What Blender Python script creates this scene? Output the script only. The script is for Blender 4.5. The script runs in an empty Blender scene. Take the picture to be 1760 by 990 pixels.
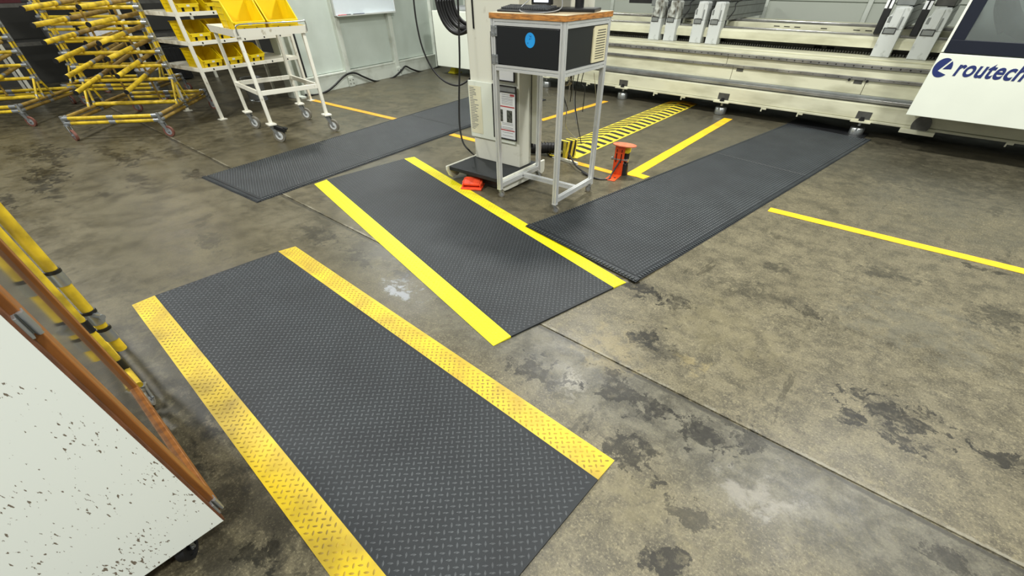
import bpy, math, random
import numpy as np
from mathutils import Matrix, Vector, Euler
random.seed(7)
PI = math.pi
C = bpy.context.scene.collection
sc = bpy.context.scene

# ------------------------------------------------------------------ camera
F = 703.9; CX = 897.2; CY = 639.7; H = 1.6
R = [Vector((0.7614948, 0.64816868, -0.0017426)),       # camera right
     Vector((0.44891025, -0.52933343, -0.71992063)),    # camera down
     Vector((-0.46755242, 0.54743354, -0.69405422))]    # camera forward
cam = bpy.data.cameras.new('camera'); co = bpy.data.objects.new('camera', cam); C.objects.link(co)
cam.sensor_fit = 'HORIZONTAL'; cam.sensor_width = 36.0; cam.lens = F*36.0/1760
cam.shift_x = -(CX-880)/1760; cam.shift_y = (CY-495)/1760
cam.clip_start = 0.03; cam.clip_end = 100
m = Matrix.Identity(4)
for i in range(3):
    m[i][0] = R[0][i]; m[i][1] = -R[1][i]; m[i][2] = -R[2][i]
m[0][3], m[1][3], m[2][3] = 0, 0, H
co.matrix_world = m
sc.camera = co

# ------------------------------------------------------------------ world, lights, exposure
sc.view_settings.view_transform = 'Standard'; sc.view_settings.look = 'None'
sc.view_settings.gamma = 1; sc.view_settings.use_curve_mapping = False
sc.view_settings.exposure = -0.10
w = bpy.data.worlds.new('world'); sc.world = w; w.use_nodes = True
w.node_tree.nodes['Background'].inputs[0].default_value = (0.86, 0.88, 0.84, 1)
w.node_tree.nodes['Background'].inputs[1].default_value = 0.34

def lamp(x, y, z, power, size=0.55, col=(1.0, 1.0, 0.95), tilt=None):
    l = bpy.data.lights.new('high_bay_light', 'AREA'); l.shape = 'DISK'; l.size = size
    l.energy = power; l.color = col
    o = bpy.data.objects.new('high_bay_light', l); C.objects.link(o); o.location = (x, y, z)
    return o
for (x, y, p) in [(-8.6, 5.3, 210), (-3.2, 5.3, 250), (1.3, 5.1, 250), (-0.6, 1.6, 110),
                  (-8.6, -0.6, 150), (-4.4, -0.8, 230), (1.6, -1.8, 220), (5.4, 3.0, 90), (-12.5, 2.0, 60)]:
    lamp(x, y, 4.5, p)

# ------------------------------------------------------------------ pixel rays of the calibrated camera
def ray(x, y): return R[0]*((x-CX)/F) + R[1]*((y-CY)/F) + R[2]
def at(x, y, z=0.0):
    d = ray(x, y); t = (z-H)/d.z; return Vector((0, 0, H)) + d*t
def pl(x, y, P, n):
    d = ray(x, y); P = Vector(P); n = Vector(n); o = Vector((0, 0, H))
    return o + d*((P-o).dot(n)/d.dot(n))

# ------------------------------------------------------------------ materials
def lin(c):
    return tuple((v/12.92 if v <= .04045 else ((v+.055)/1.055)**2.4) for v in [k/255 for k in c])
MATS = {}
JY = 1.672
def mat(name, col, rough=.5, metal=0., var=0., vscale=12., col2=None, bump=0., bscale=80., cover=.45, sharp=.12, coat=0., detail=6., stretch=None, spec=None):
    """procedural principled material: colour broken up by noise towards col2"""
    if name in MATS: return MATS[name]
    m = bpy.data.materials.new(name); m.use_nodes = True; nt = m.node_tree; b = nt.nodes['Principled BSDF']
    c = lin(col)
    b.inputs['Roughness'].default_value = rough; b.inputs['Metallic'].default_value = metal
    if coat: b.inputs['Coat Weight'].default_value = coat
    if spec is not None: b.inputs['Specular IOR Level'].default_value = spec
    tc = nt.nodes.new('ShaderNodeTexCoord'); src = tc.outputs['Object']
    if stretch:
        mp = nt.nodes.new('ShaderNodeMapping'); mp.inputs['Scale'].default_value = stretch
        nt.links.new(src, mp.inputs[0]); src = mp.outputs[0]
    last = None
    n = nt.nodes.new('ShaderNodeTexNoise'); n.inputs['Scale'].default_value = vscale; n.inputs['Detail'].default_value = detail
    nt.links.new(src, n.inputs['Vector'])
    r = nt.nodes.new('ShaderNodeValToRGB')
    if col2 is None:
        v = var if var else .06
        r.color_ramp.elements[0].position = .3; r.color_ramp.elements[1].position = .7
        r.color_ramp.elements[0].color = tuple(k*(1-v) for k in c)+(1,)
        r.color_ramp.elements[1].color = tuple(min(1, k*(1+v)) for k in c)+(1,)
    else:
        d = lin(col2)
        r.color_ramp.elements[0].position = cover-sharp; r.color_ramp.elements[1].position = cover+sharp
        r.color_ramp.elements[0].color = d+(1,); r.color_ramp.elements[1].color = c+(1,)
    nt.links.new(n.outputs['Fac'], r.inputs[0]); nt.links.new(r.outputs[0], b.inputs['Base Color'])
    if bump:
        n2 = nt.nodes.new('ShaderNodeTexNoise'); n2.inputs['Scale'].default_value = bscale; n2.inputs['Detail'].default_value = 3
        nt.links.new(src, n2.inputs['Vector'])
        bp = nt.nodes.new('ShaderNodeBump'); bp.inputs['Strength'].default_value = bump; bp.inputs['Distance'].default_value = .002
        nt.links.new(n2.outputs['Fac'], bp.inputs['Height']); nt.links.new(bp.outputs[0], b.inputs['Normal'])
    MATS[name] = m; return m

white = mat('white_paint', (218, 218, 204), .42, col2=(186, 184, 168), vscale=9, cover=.30, sharp=.08)
white_cart = mat('white_cart_paint', (238, 236, 222), .4, col2=(176, 166, 140), vscale=14, cover=.31, sharp=.07)
cream = mat('machine_cream', (202, 201, 176), .45, col2=(158, 156, 130), vscale=5, cover=.38, sharp=.2, detail=8, stretch=(.4, 1, 1.6))
cream_clean = mat('machine_cream_clean', (224, 229, 216), .38, var=.03, vscale=2)
grey_stained = mat('console_grey_stained', (186, 190, 184), .55, col2=(74, 70, 58), vscale=11, cover=.47, sharp=.12, bump=.2)
grey_cast = mat('console_grey', (186, 190, 188), .5, col2=(120, 122, 116), vscale=9, cover=.33, sharp=.1, bump=.2)
beam_grey = mat('beam_anodised', (128, 132, 130), .42, .35, var=.12, vscale=10)
steel = mat('steel', (176, 180, 180), .3, .9, var=.15, vscale=25)
rail_steel = mat('rail_steel', (178, 178, 174), .25, .7, col2=(92, 92, 90), vscale=2.5, cover=.45, sharp=.25)
dark_steel = mat('dark_steel', (84, 84, 80), .45, .5, var=.2)
zinc = mat('zinc', (166, 170, 172), .36, .7, var=.1)
alu = mat('aluminium', (214, 216, 215), .36, .45, var=.06, vscale=6)
alu_slot = mat('aluminium_slot', (110, 112, 112), .5, .6)
black = mat('black_plastic', (22, 23, 25), .42, var=.2)
rubber_black = mat('black_cable', (20, 20, 22), .5)
hollow = mat('dark_recess', (14, 14, 14), .9)
blk_panel = mat('black_board', (22, 25, 28), .38, col2=(120, 118, 110), vscale=38, cover=.24, sharp=.02, detail=8, stretch=(1, 1, .4))
wood_top = mat('laminate_top', (206, 186, 152), .45, var=.06, vscale=6)
ply = mat('plywood_edge', (196, 132, 62), .6, col2=(120, 78, 38), vscale=14, cover=.44, sharp=.14, detail=8, stretch=(1, 1, 7))
door_wood = mat('oak_frame', (168, 108, 52), .4, col2=(116, 70, 34), vscale=7, cover=.42, sharp=.22, detail=8, stretch=(5, 5, .5))
orange = mat('orange_paint', (232, 84, 30), .45, col2=(196, 70, 30), vscale=18, cover=.35)
orange_pale = mat('orange_worn', (214, 118, 84), .55, col2=(196, 84, 44), vscale=22, cover=.42)
red_orange = mat('pedal_orange', (236, 80, 44), .5, col2=(190, 60, 34), vscale=18, cover=.38)
yel_tube = mat('yellow_tube', (228, 196, 44), .42, col2=(146, 122, 34), vscale=9, cover=.42, sharp=.16, detail=7)
yel_tube_dull = mat('yellow_tube_dull', (172, 142, 62), .55, col2=(118, 94, 44), vscale=9, cover=.45, sharp=.2, detail=7)
yel_bin = mat('yellow_bin', (236, 206, 8), .38, var=.05, vscale=5)
yel_lug = mat('worn_border_lug_shaded', (176, 146, 26), .5, col2=(112, 92, 30), vscale=5, cover=.46, sharp=.2)  # darker than the border: tread shading and grime put into the colour
yel_lug2 = mat('bright_border_lug_shaded', (214, 196, 10), .5, var=.08)  # lug yellow lowered to paint shading around the diamond relief
yel_bright = mat('yellow_vinyl_bright', (232, 220, 6), .5, col2=(216, 198, 8), vscale=7, cover=.36, sharp=.12)
yel_worn = mat('yellow_vinyl_worn', (214, 184, 26), .5, col2=(156, 132, 40), vscale=4.5, cover=.45, sharp=.18, detail=9)
tape = mat('orange_yellow_tape', (238, 176, 28), .5, col2=(206, 150, 46), vscale=9, cover=.36, sharp=.15)
tape_bright = mat('bright_yellow_tape', (248, 200, 24), .5, col2=(222, 160, 30), vscale=6, cover=.4, sharp=.16)
haz_y = mat('hazard_yellow', (226, 206, 60), .45, col2=(170, 152, 50), vscale=10, cover=.36)
haz_k = mat('hazard_black', (30, 30, 32), .45)
mat_black = mat('mat_rubber', (38, 42, 45), .56, spec=.35, col2=(29, 32, 35), vscale=3.2, cover=.48, sharp=.25, detail=9, bump=.35, bscale=260)
mat_lug = mat('mat_rubber_lug', (64, 69, 72), .42, col2=(46, 50, 53), vscale=3.2, cover=.48, sharp=.25, detail=9)
mat_seam = mat('mat_seam', (84, 86, 86), .7)
glass_grey = mat('screen_glass', (26, 30, 36), .15)
paper = mat('paper', (226, 228, 230), .6, var=.02)
paper_old = mat('old_paper', (222, 218, 190), .6, var=.03)
ink = mat('ink_grey', (120, 122, 122), .7)
ink_red = mat('ink_red', (176, 66, 66), .6)
ink_blue = mat('ink_blue', (44, 66, 130), .6)
ink_yellow = mat('ink_yellow', (228, 214, 40), .6)
photo_print = mat('photo_print', (96, 98, 88), .6, col2=(40, 42, 40), vscale=50, cover=.5)
blue_dot = mat('blue_sticker', (28, 150, 226), .5)
logo_blue = mat('logo_blue', (34, 48, 104), .4)
navy = mat('window_gasket', (20, 26, 40), .35)
red_wheel = mat('red_polyurethane', (122, 78, 66), .55, var=.15)
grey_tyre = mat('grey_tyre', (120, 116, 104), .7, var=.15)
rim_white = mat('wheel_rim', (218, 222, 222), .4)
wall_paint = mat('wall_paint', (204, 214, 206), .6, col2=(184, 194, 184), vscale=1.6, cover=.45, sharp=.25, bump=.1, bscale=30)
wall_trim = mat('wall_trim_paint', (206, 212, 202), .55, col2=(168, 172, 160), vscale=4, cover=.36, sharp=.15)
back_panel = mat('rear_wall_paint', (182, 188, 176), .6, var=.04, vscale=1)
dark_wall = mat('dark_wall', (62, 62, 58), .8, var=.2, vscale=1)
whiteboard_m = mat('whiteboard', (226, 236, 242), .22, var=.01)
pail_m = mat('pail_plastic', (196, 200, 204), .5)
grey_box = mat('grey_plastic', (150, 152, 154), .5)
blue_dark = mat('dark_blue_cloth', (26, 44, 84), .8)
maroon = mat('maroon_cloth', (76, 26, 30), .8)
screen_m = bpy.data.materials.new('lit_screen'); screen_m.use_nodes = True
_b = screen_m.node_tree.nodes['Principled BSDF']; _b.inputs['Base Color'].default_value = (.8, .85, 1, 1)
_b.inputs['Emission Color'].default_value = (.82, .88, 1, 1); _b.inputs['Emission Strength'].default_value = .9
# near cabinet: white paint with dark chips
chip = bpy.data.materials.new('chipped_white_paint'); chip.use_nodes = True
def _chip():
    nt = chip.node_tree; b = nt.nodes['Principled BSDF']; b.inputs['Roughness'].default_value = .38
    tc = nt.nodes.new('ShaderNodeTexCoord'); mp = nt.nodes.new('ShaderNodeMapping'); mp.inputs['Scale'].default_value = (1, 1, .42)
    mp.inputs['Rotation'].default_value = (.5, 0, 0)
    nt.links.new(tc.outputs['Object'], mp.inputs[0])
    n = nt.nodes.new('ShaderNodeTexNoise'); n.inputs['Scale'].default_value = 115; n.inputs['Detail'].default_value = 3
    nt.links.new(mp.outputs[0], n.inputs['Vector'])
    n2 = nt.nodes.new('ShaderNodeTexNoise'); n2.inputs['Scale'].default_value = 7; n2.inputs['Detail'].default_value = 3
    nt.links.new(tc.outputs['Object'], n2.inputs['Vector'])
    sx = nt.nodes.new('ShaderNodeSeparateXYZ'); nt.links.new(tc.outputs['Object'], sx.inputs[0])
    # more wear low on the panel
    mr = nt.nodes.new('ShaderNodeMapRange'); mr.inputs[1].default_value = .9; mr.inputs[2].default_value = .2; mr.inputs[3].default_value = -.03; mr.inputs[4].default_value = .035
    nt.links.new(sx.outputs['Z'], mr.inputs[0])
    a = nt.nodes.new('ShaderNodeMath'); a.operation = 'MULTIPLY_ADD'; a.inputs[1].default_value = .55; nt.links.new(n2.outputs['Fac'], a.inputs[0]); nt.links.new(n.outputs['Fac'], a.inputs[2])
    a2 = nt.nodes.new('ShaderNodeMath'); a2.operation = 'ADD'; nt.links.new(a.outputs[0], a2.inputs[0]); nt.links.new(mr.outputs[0], a2.inputs[1])
    r = nt.nodes.new('ShaderNodeValToRGB'); r.color_ramp.elements[0].position = .945; r.color_ramp.elements[1].position = .975
    r.color_ramp.elements[0].color = lin((232, 238, 232))+(1,); r.color_ramp.elements[1].color = lin((118, 108, 94))+(1,)
    nt.links.new(a2.outputs[0], r.inputs[0]); nt.links.new(r.outputs[0], b.inputs['Base Color'])
_chip()
glass = bpy.data.materials.new('door_glass'); glass.use_nodes = True
def _glass():
    nt = glass.node_tree; b = nt.nodes['Principled BSDF']
    b.inputs['Base Color'].default_value = lin((150, 148, 142))+(1,); b.inputs['Roughness'].default_value = .06
    b.inputs['Transmission Weight'].default_value = .75; b.inputs['IOR'].default_value = 1.5
_glass()
smoked = bpy.data.materials.new('smoked_glass'); smoked.use_nodes = True
def _smoked():
    nt = smoked.node_tree; b = nt.nodes['Principled BSDF']
    b.inputs['Base Color'].default_value = lin((196, 204, 202))+(1,); b.inputs['Roughness'].default_value = .08
    b.inputs['Transmission Weight'].default_value = .85; b.inputs['IOR'].default_value = 1.05
_smoked()

# concrete floor
floor_m = bpy.data.materials.new('stained_concrete'); floor_m.use_nodes = True
def _floor():
    nt = floor_m.node_tree; N = nt.nodes.new; L = nt.links.new; b = nt.nodes['Principled BSDF']
    tc = N('ShaderNodeTexCoord'); P = tc.outputs['Object']
    def noise(s, d=8, dist=0., rough=.6, vec=None):
        n = N('ShaderNodeTexNoise'); n.inputs['Scale'].default_value = s; n.inputs['Detail'].default_value = d
        n.inputs['Distortion'].default_value = dist; n.inputs['Roughness'].default_value = rough
        L(vec or P, n.inputs['Vector']); return n.outputs['Fac']
    def mr(v, a, b_, c=0., d=1.):
        n = N('ShaderNodeMapRange'); n.interpolation_type = 'SMOOTHSTEP'
        for i, k in enumerate((a, b_, c, d)): n.inputs[i+1].default_value = k
        L(v, n.inputs[0]); return n.outputs[0]
    def math_(op, a, b_):
        n = N('ShaderNodeMath'); n.operation = op
        for i, k in enumerate((a, b_)):
            if isinstance(k, (int, float)): n.inputs[i].default_value = k
            else: L(k, n.inputs[i])
        return n.outputs[0]
    def mix(f, a, b_):
        n = N('ShaderNodeMix'); n.data_type = 'RGBA'
        if isinstance(f, (int, float)): n.inputs[0].default_value = f
        else: L(f, n.inputs[0])
        for i, k in ((6, a), (7, b_)):
            if isinstance(k, tuple): n.inputs[i].default_value = lin(k)+(1,)
            else: L(k, n.inputs[i])
        return n.outputs[2]
    sx = N('ShaderNodeSeparateXYZ'); L(P, sx.inputs[0]); X, Y = sx.outputs['X'], sx.outputs['Y']
    big = noise(.55, 5); mid = noise(2.6, 14, .15, .72); fine = noise(30, 14, .1, .82); tiny = noise(95, 8, 0, .75); m2_ = noise(6.5, 12, .2, .74)
    st = N('ShaderNodeMapping'); st.inputs['Scale'].default_value = (1, .42, 1); st.inputs['Rotation'].default_value = (0, 0, .55); L(P, st.inputs[0])
    streak = noise(3.2, 12, .25, .72, st.outputs[0])
    col = mix(mr(mid, .36, .64), (62, 58, 45), (94, 88, 69))
    col = mix(math_('MULTIPLY', mr(m2_, .42, .62), .45), col, (106, 99, 78))
    col = mix(math_('MULTIPLY', mr(m2_, .46, .36), .45), col, (52, 49, 39))
    col = mix(math_('MULTIPLY', mr(big, .38, .62), .4), col, (78, 73, 56))
    # right, nearer slab area paler and speckled
    rr = math_('MULTIPLY', mr(X, -1.8, -.5), mr(Y, 5.4, 3.4))
    col = mix(math_('MULTIPLY', rr, .62), col, mix(mr(m2_, .4, .6), (90, 85, 70), (122, 115, 93)))
    sel = mr(mid, .40, .62, .25, 1.)
    speck = math_('MULTIPLY', math_('MULTIPLY', mr(fine, .52, .60), sel), mr(X, -3.8, -.8, .22, .9))
    col = mix(math_('MULTIPLY', speck, .62), col, (150, 141, 110))
    dk = math_('MULTIPLY', mr(fine, .45, .38), mr(X, -3.6, -.6, .3, .85))
    col = mix(math_('MULTIPLY', dk, .7), col, (46, 43, 35))
    sp2 = math_('MULTIPLY', mr(tiny, .54, .62), mr(X, -3.8, -.8, .12, .55))
    col = mix(sp2, col, (158, 149, 120))
    sp3 = math_('MULTIPLY', mr(tiny, .46, .38), mr(X, -3.8, -.8, .15, .6))
    col = mix(sp3, col, (50, 47, 38))
    # grey repair band beside the joint
    wob = math_('MULTIPLY', math_('SUBTRACT', mid, .5), .5)
    band = math_('MULTIPLY', mr(math_('ADD', Y, wob), 1.10, 1.40), math_('LESS_THAN', Y, 1.672))
    band = math_('MULTIPLY', band, mr(X, -2.4, -1.2, .25, .9))
    col = mix(math_('MULTIPLY', band, .62), col, mix(mr(m2_, .4, .6), (60, 60, 54), (96, 95, 86)))
    jl = math_('ABSOLUTE', math_('ADD', math_('SUBTRACT', Y, JY-.012), math_('MULTIPLY', math_('SUBTRACT', m2_, .5), .10)), 0)
    col = mix(math_('MULTIPLY', mr(jl, .022, .008), .75), col, (48, 46, 40))
    jl2 = math_('ABSOLUTE', math_('ADD', math_('SUBTRACT', Y, JY+.016), math_('MULTIPLY', math_('SUBTRACT', fine, .5), .05)), 0)
    col = mix(math_('MULTIPLY', mr(jl2, .012, .004), math_('MULTIPLY', mr(mid, .45, .55), .7)), col, (140, 136, 120))
    # flaked dark stains where noise is high, grouped in patches
    cl = noise(.9, 3)
    stn = math_('MULTIPLY', mr(streak, .57, .60), mr(cl, .44, .56))
    col = mix(math_('MULTIPLY', stn, .55), col, (42, 39, 28))
    darken_far = math_('MULTIPLY', mr(Y, 5.0, 7.4), .45)  # floor colour gets darker towards the machine
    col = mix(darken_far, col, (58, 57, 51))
    # individual stains, tone patches, painted sheen and shade: (pixel position -> floor), radius along x, y, strength, colour
    edge = noise(9.0, 12, .35, .74)
    edge2 = noise(20, 6, .4, .7)
    def blob(px, py, rx, ry, k, c, soft=.10, thr=.52):
        nonlocal col
        q = at(px, py)
        s = N('ShaderNodeVectorMath'); s.operation = 'SUBTRACT'; L(P, s.inputs[0]); s.inputs[1].default_value = (q.x, q.y, 0)
        v = N('ShaderNodeVectorMath'); v.operation = 'MULTIPLY'; L(s.outputs[0], v.inputs[0]); v.inputs[1].default_value = (1/rx, 1/ry, 0)
        l = N('ShaderNodeVectorMath'); l.operation = 'LENGTH'; L(v.outputs[0], l.inputs[0])
        f = math_('SUBTRACT', math_('MULTIPLY_ADD', edge, 1.55), math_('MULTIPLY', l.outputs['Value'], .30))
        f.node.inputs[0].links[0].from_node.inputs[2].default_value = -.10
        f = mr(f, thr, thr+soft)
        if soft < .05: f = math_('MULTIPLY', f, mr(edge2, .36, .52, .45, 1.))
        col = mix(math_('MULTIPLY', f, k), col, c)
        return f
    D = (27, 25, 18); G = (38, 37, 31)
    # broad soft tone patches first, some painting shade and lamp sheen
    blob(250, 215, 1.9, .8, .55, (42, 40, 32), .25, .40)
    blob(60, 190, 2.2, 1.0, .6, (34, 34, 30), .25, .38)
    blob(1560, 290, 1.6, 1.2, .6, (48, 46, 37), .3, .36)  # shade in front of the hood painted into the floor
    blob(1230, 560, .55, .5, .4, (126, 118, 90), .3, .40)
    blob(1060, 600, .30, .35, .5, (138, 126, 92), .25, .42)
    blob(1580, 560, .6, .5, .5, (98, 96, 84), .3, .40)
    blob(1100, 860, .5, .25, .45, (122, 114, 86), .3, .42)
    blob(320, 620, .9, .5, .7, (46, 44, 36), .3, .34)
    blob(430, 880, .5, .4, .7, (40, 38, 32), .3, .34)
    blob(640, 430, .7, .25, .55, (54, 51, 42), .2, .44)
    blob(690, 495, .22, .13, .9, (134, 138, 142), .16, .46)  # pale bluish lamp reflection painted on the floor
    blob(690, 470, .34, .16, .5, (50, 50, 50), .1, .56)
    blob(1190, 625, .16, .12, .5, (150, 136, 96), .2, .5)
    blob(975, 655, .16, .16, .7, (146, 142, 130), .2, .46)  # second lamp sheen painted into the floor colour
    blob(1290, 850, .22, .16, .6, (140, 136, 126), .25, .44)  # third lamp sheen painted into the floor colour
    for (x, y, rx, ry, k) in [(1100, 497, .26, .10, .95), (1160, 520, .12, .12, .7), (1115, 580, .13, .12, .9), (1125, 600, .18, .16, .6),
                              (1085, 680, .28, .12, .85), (1205, 742, .20, .11, .9), (1285, 755, .14, .08, .7), (1075, 775, .20, .11, .85),
                              (935, 640, .2, .13, .8), (1540, 720, .24, .18, .9), (1470, 715, .12, .1, .9), (1720, 790, .1, .07, .9), (1735, 550, .25, .2, .6),
                              (1150, 970, .11, .08, .9), (1640, 968, .14, .07, .7), (1190, 890, .12, .08, .7), (1105, 715, .2, .05, .5),
                              (1290, 500, .3, .14, .45), (1520, 470, .22, .12, .55), (1680, 460, .16, .06, .8), (1330, 460, .1, .1, .6), (1395, 540, .08, .1, .7),
                              (880, 480, .15, .1, .4), (360, 415, .22, .1, .55), (545, 400, .3, .14, .6), (610, 440, .25, .08, .6),
                              (80, 265, .7, .18, .85), (85, 300, .5, .2, .9), (70, 315, .6, .12, .8), (215, 275, .45, .14, .85), (250, 265, .4, .10, .8), (240, 310, .35, .12, .7),
                              (180, 260, .4, .1, .7), (330, 300, .25, .14, .8), (95, 330, .4, .08, .6), (10, 345, .3, .1, .8), (180, 335, .15, .06, .7), (120, 262, .4, .1, .6), (30, 262, .5, .12, .7), (300, 262, .4, .12, .7),
                              (365, 710, .16, .08, .8), (420, 690, .1, .04, .7), (450, 800, .14, .05, .9), (440, 950, .12, .06, .8), (330, 700, .3, .1, .5)]:
        blob(x, y, rx*1.25, ry*1.25, min(1, k*.98), D if k > .6 else G, .035, .50)
    L(col, b.inputs['Base Color'])
    ro = math_('ADD', mr(mid, .3, .7, .30, .46), math_('MULTIPLY', speck, .12))
    L(ro, b.inputs['Roughness'])
    b.inputs['Specular IOR Level'].default_value = .34
    hgt = math_('ADD', math_('MULTIPLY', fine, .6), math_('MULTIPLY', mid, 1.2))
    bp = N('ShaderNodeBump'); bp.inputs['Strength'].default_value = .35; bp.inputs['Distance'].default_value = .004
    L(hgt, bp.inputs['Height']); L(bp.outputs[0], b.inputs['Normal'])
_floor()

# ------------------------------------------------------------------ mesh helpers
W = {}                                       # world matrix of every object's root frame
class MB:
    def __init__(s): s.v = []; s.f = []; s.sm = []
    def add(s, vs, fs, smooth=False, M=None):
        o = len(s.v)
        for v in vs:
            v = Vector(v)
            if M is not None: v = M @ v
            s.v.append((v.x, v.y, v.z))
        for f in fs: s.f.append(tuple(i+o for i in f)); s.sm.append(smooth)
        return s
    def box(s, lo, hi, M=None):
        x0, y0, z0 = lo; x1, y1, z1 = hi
        return s.add([(x0, y0, z0), (x1, y0, z0), (x1, y1, z0), (x0, y1, z0), (x0, y0, z1), (x1, y0, z1), (x1, y1, z1), (x0, y1, z1)],
                     [(0, 3, 2, 1), (4, 5, 6, 7), (0, 1, 5, 4), (1, 2, 6, 5), (2, 3, 7, 6), (3, 0, 4, 7)], False, M)
    def bc(s, c, d, M=None):
        return s.box([c[i]-d[i]/2 for i in range(3)], [c[i]+d[i]/2 for i in range(3)], M)
    def frame(s, p0, p1, up):
        a = (Vector(p1)-Vector(p0)).normalized(); u = Vector(up)
        if abs(a.dot(u)) > .98: u = Vector((1, 0, 0)) if abs(a.x) < .9 else Vector((0, 1, 0))
        e1 = u.cross(a).normalized(); e2 = a.cross(e1).normalized()
        return e1, e2
    def prism(s, poly, p0, p1, up=(0, 0, 1), smooth=False):
        e1, e2 = s.frame(p0, p1, up); n = len(poly)
        vs = [Vector(p)+e1*x+e2*y for p in (p0, p1) for x, y in poly]
        fs = [(i, (i+1) % n, n+(i+1) % n, n+i) for i in range(n)]
        s.add(vs, fs, smooth); s.add(vs, [tuple(reversed(range(n))), tuple(range(n, 2*n))]); return s
    def bar(s, p0, p1, w, h=None, up=(0, 0, 1)):
        h = h or w
        return s.prism([(-w/2, -h/2), (w/2, -h/2), (w/2, h/2), (-w/2, h/2)], p0, p1, up)
    def cyl(s, p0, p1, r, n=16, r2=None, caps=True):
        e1, e2 = s.frame(p0, p1, (0, 0, 1)); r2 = r if r2 is None else r2
        vs = [Vector(p)+(e1*math.cos(2*PI*i/n)+e2*math.sin(2*PI*i/n))*rr for p, rr in ((p0, r), (p1, r2)) for i in range(n)]
        s.add(vs, [(i, (i+1) % n, n+(i+1) % n, n+i) for i in range(n)], True)
        if caps: s.add(vs, [tuple(reversed(range(n))), tuple(range(n, 2*n))])
        return s
    def ring(s, p0, p1, ro, ri, n=24):
        e1, e2 = s.frame(p0, p1, (0, 0, 1)); vs = []
        for p, r in ((p0, ro), (p1, ro), (p1, ri), (p0, ri)):
            vs += [Vector(p)+(e1*math.cos(2*PI*i/n)+e2*math.sin(2*PI*i/n))*r for i in range(n)]
        for k in range(4):
            a, b = k*n, ((k+1) % 4)*n
            s.add(vs, [(a+i, a+(i+1) % n, b+(i+1) % n, b+i) for i in range(n)], k in (0, 2))
        return s
    def lathe(s, prof, c=(0, 0, 0), n=24, M=None):
        vs = [(c[0]+r*math.cos(2*PI*i/n), c[1]+r*math.sin(2*PI*i/n), c[2]+z) for r, z in prof for i in range(n)]
        fs = [(k*n+i, k*n+(i+1) % n, (k+1)*n+(i+1) % n, (k+1)*n+i) for k in range(len(prof)-1) for i in range(n)]
        return s.add(vs, fs, True, M)
    def tube(s, pts, r, n=8, sub=6):
        P = [Vector(p) for p in pts]
        if sub > 1 and len(P) > 2:
            Q = []
            for i in range(len(P)-1):
                a, b, c, d = P[max(i-1, 0)], P[i], P[i+1], P[min(i+2, len(P)-1)]
                for k in range(sub):
                    t = k/sub
                    Q.append(.5*((2*b)+(c-a)*t+(2*a-5*b+4*c-d)*t*t+(3*b-a-3*c+d)*t**3))
            P = Q+[P[-1]]
        vs = []; e1 = None
        for i, p in enumerate(P):
            t = (P[min(i+1, len(P)-1)]-P[max(i-1, 0)]).normalized()
            if e1 is None:
                u = Vector((0, 0, 1)) if abs(t.z) < .9 else Vector((1, 0, 0)); e1 = u.cross(t).normalized()
            e1 = (e1-t*e1.dot(t)).normalized(); e2 = t.cross(e1)
            vs += [p+(e1*math.cos(2*PI*k/n)+e2*math.sin(2*PI*k/n))*r for k in range(n)]
        m_ = len(P)
        s.add(vs, [(i*n+k, i*n+(k+1) % n, (i+1)*n+(k+1) % n, (i+1)*n+k) for i in range(m_-1) for k in range(n)], True)
        s.add(vs, [tuple(reversed(range(n))), tuple(range((m_-1)*n, m_*n))]); return s
    def build(s, name, m, parent=None, bevel=0, world=False, kind=None, label=None):
        me = bpy.data.meshes.new(name)
        vs = s.v
        if world and parent is not None:
            inv = W[parent.name].inverted(); vs = [tuple(inv @ Vector(v)) for v in vs]
        me.from_pydata(vs, [], s.f); me.polygons.foreach_set('use_smooth', s.sm)
        me.materials.append(m); me.update()
        o = bpy.data.objects.new(name, me); C.objects.link(o)
        if parent is not None: o.parent = parent; W[o.name] = W[parent.name]
        else: W[o.name] = Matrix.Identity(4)
        if bevel:
            b = o.modifiers.new('bevel', 'BEVEL'); b.width = bevel; b.segments = 2; b.limit_method = 'ANGLE'; b.angle_limit = math.radians(50)
        if kind: o['kind'] = kind
        if label: o['label'] = label
        return o
def tag(o, label, cat, group=None):
    o['label'] = label; o['category'] = cat
    if group: o['group'] = group
    return o
def thing(name, label, cat, loc=(0, 0, 0), yaw=0., group=None):
    o = bpy.data.objects.new(name, None); C.objects.link(o); o.location = loc; o.rotation_euler = (0, 0, yaw)
    o.empty_display_size = .1
    W[o.name] = Matrix.Translation(Vector(loc)) @ Matrix.Rotation(yaw, 4, 'Z')
    return tag(o, label, cat, group)
def struct(o): o['kind'] = 'structure'; return o
def children(o): return [c for c in bpy.data.objects if c.parent == o]
def dup(root, label, loc, yaw=0., group=None, rot=None):
    r = root.copy(); C.objects.link(r); r.location = loc; r.rotation_euler = rot or (0, 0, yaw); r['label'] = label
    if group: r['group'] = group
    W[r.name] = Matrix.Translation(Vector(loc)) @ Euler(r.rotation_euler).to_matrix().to_4x4()
    for ch in children(root):
        c = ch.copy(); C.objects.link(c); c.parent = r
        for g in children(ch):
            d = g.copy(); C.objects.link(d); d.parent = c
    return r
V = Vector

# ------------------------------------------------------------------ setting: floor, walls

fl = MB()
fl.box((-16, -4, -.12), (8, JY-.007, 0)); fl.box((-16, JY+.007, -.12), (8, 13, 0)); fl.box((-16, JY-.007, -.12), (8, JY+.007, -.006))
struct(fl.build('floor', floor_m))
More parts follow.
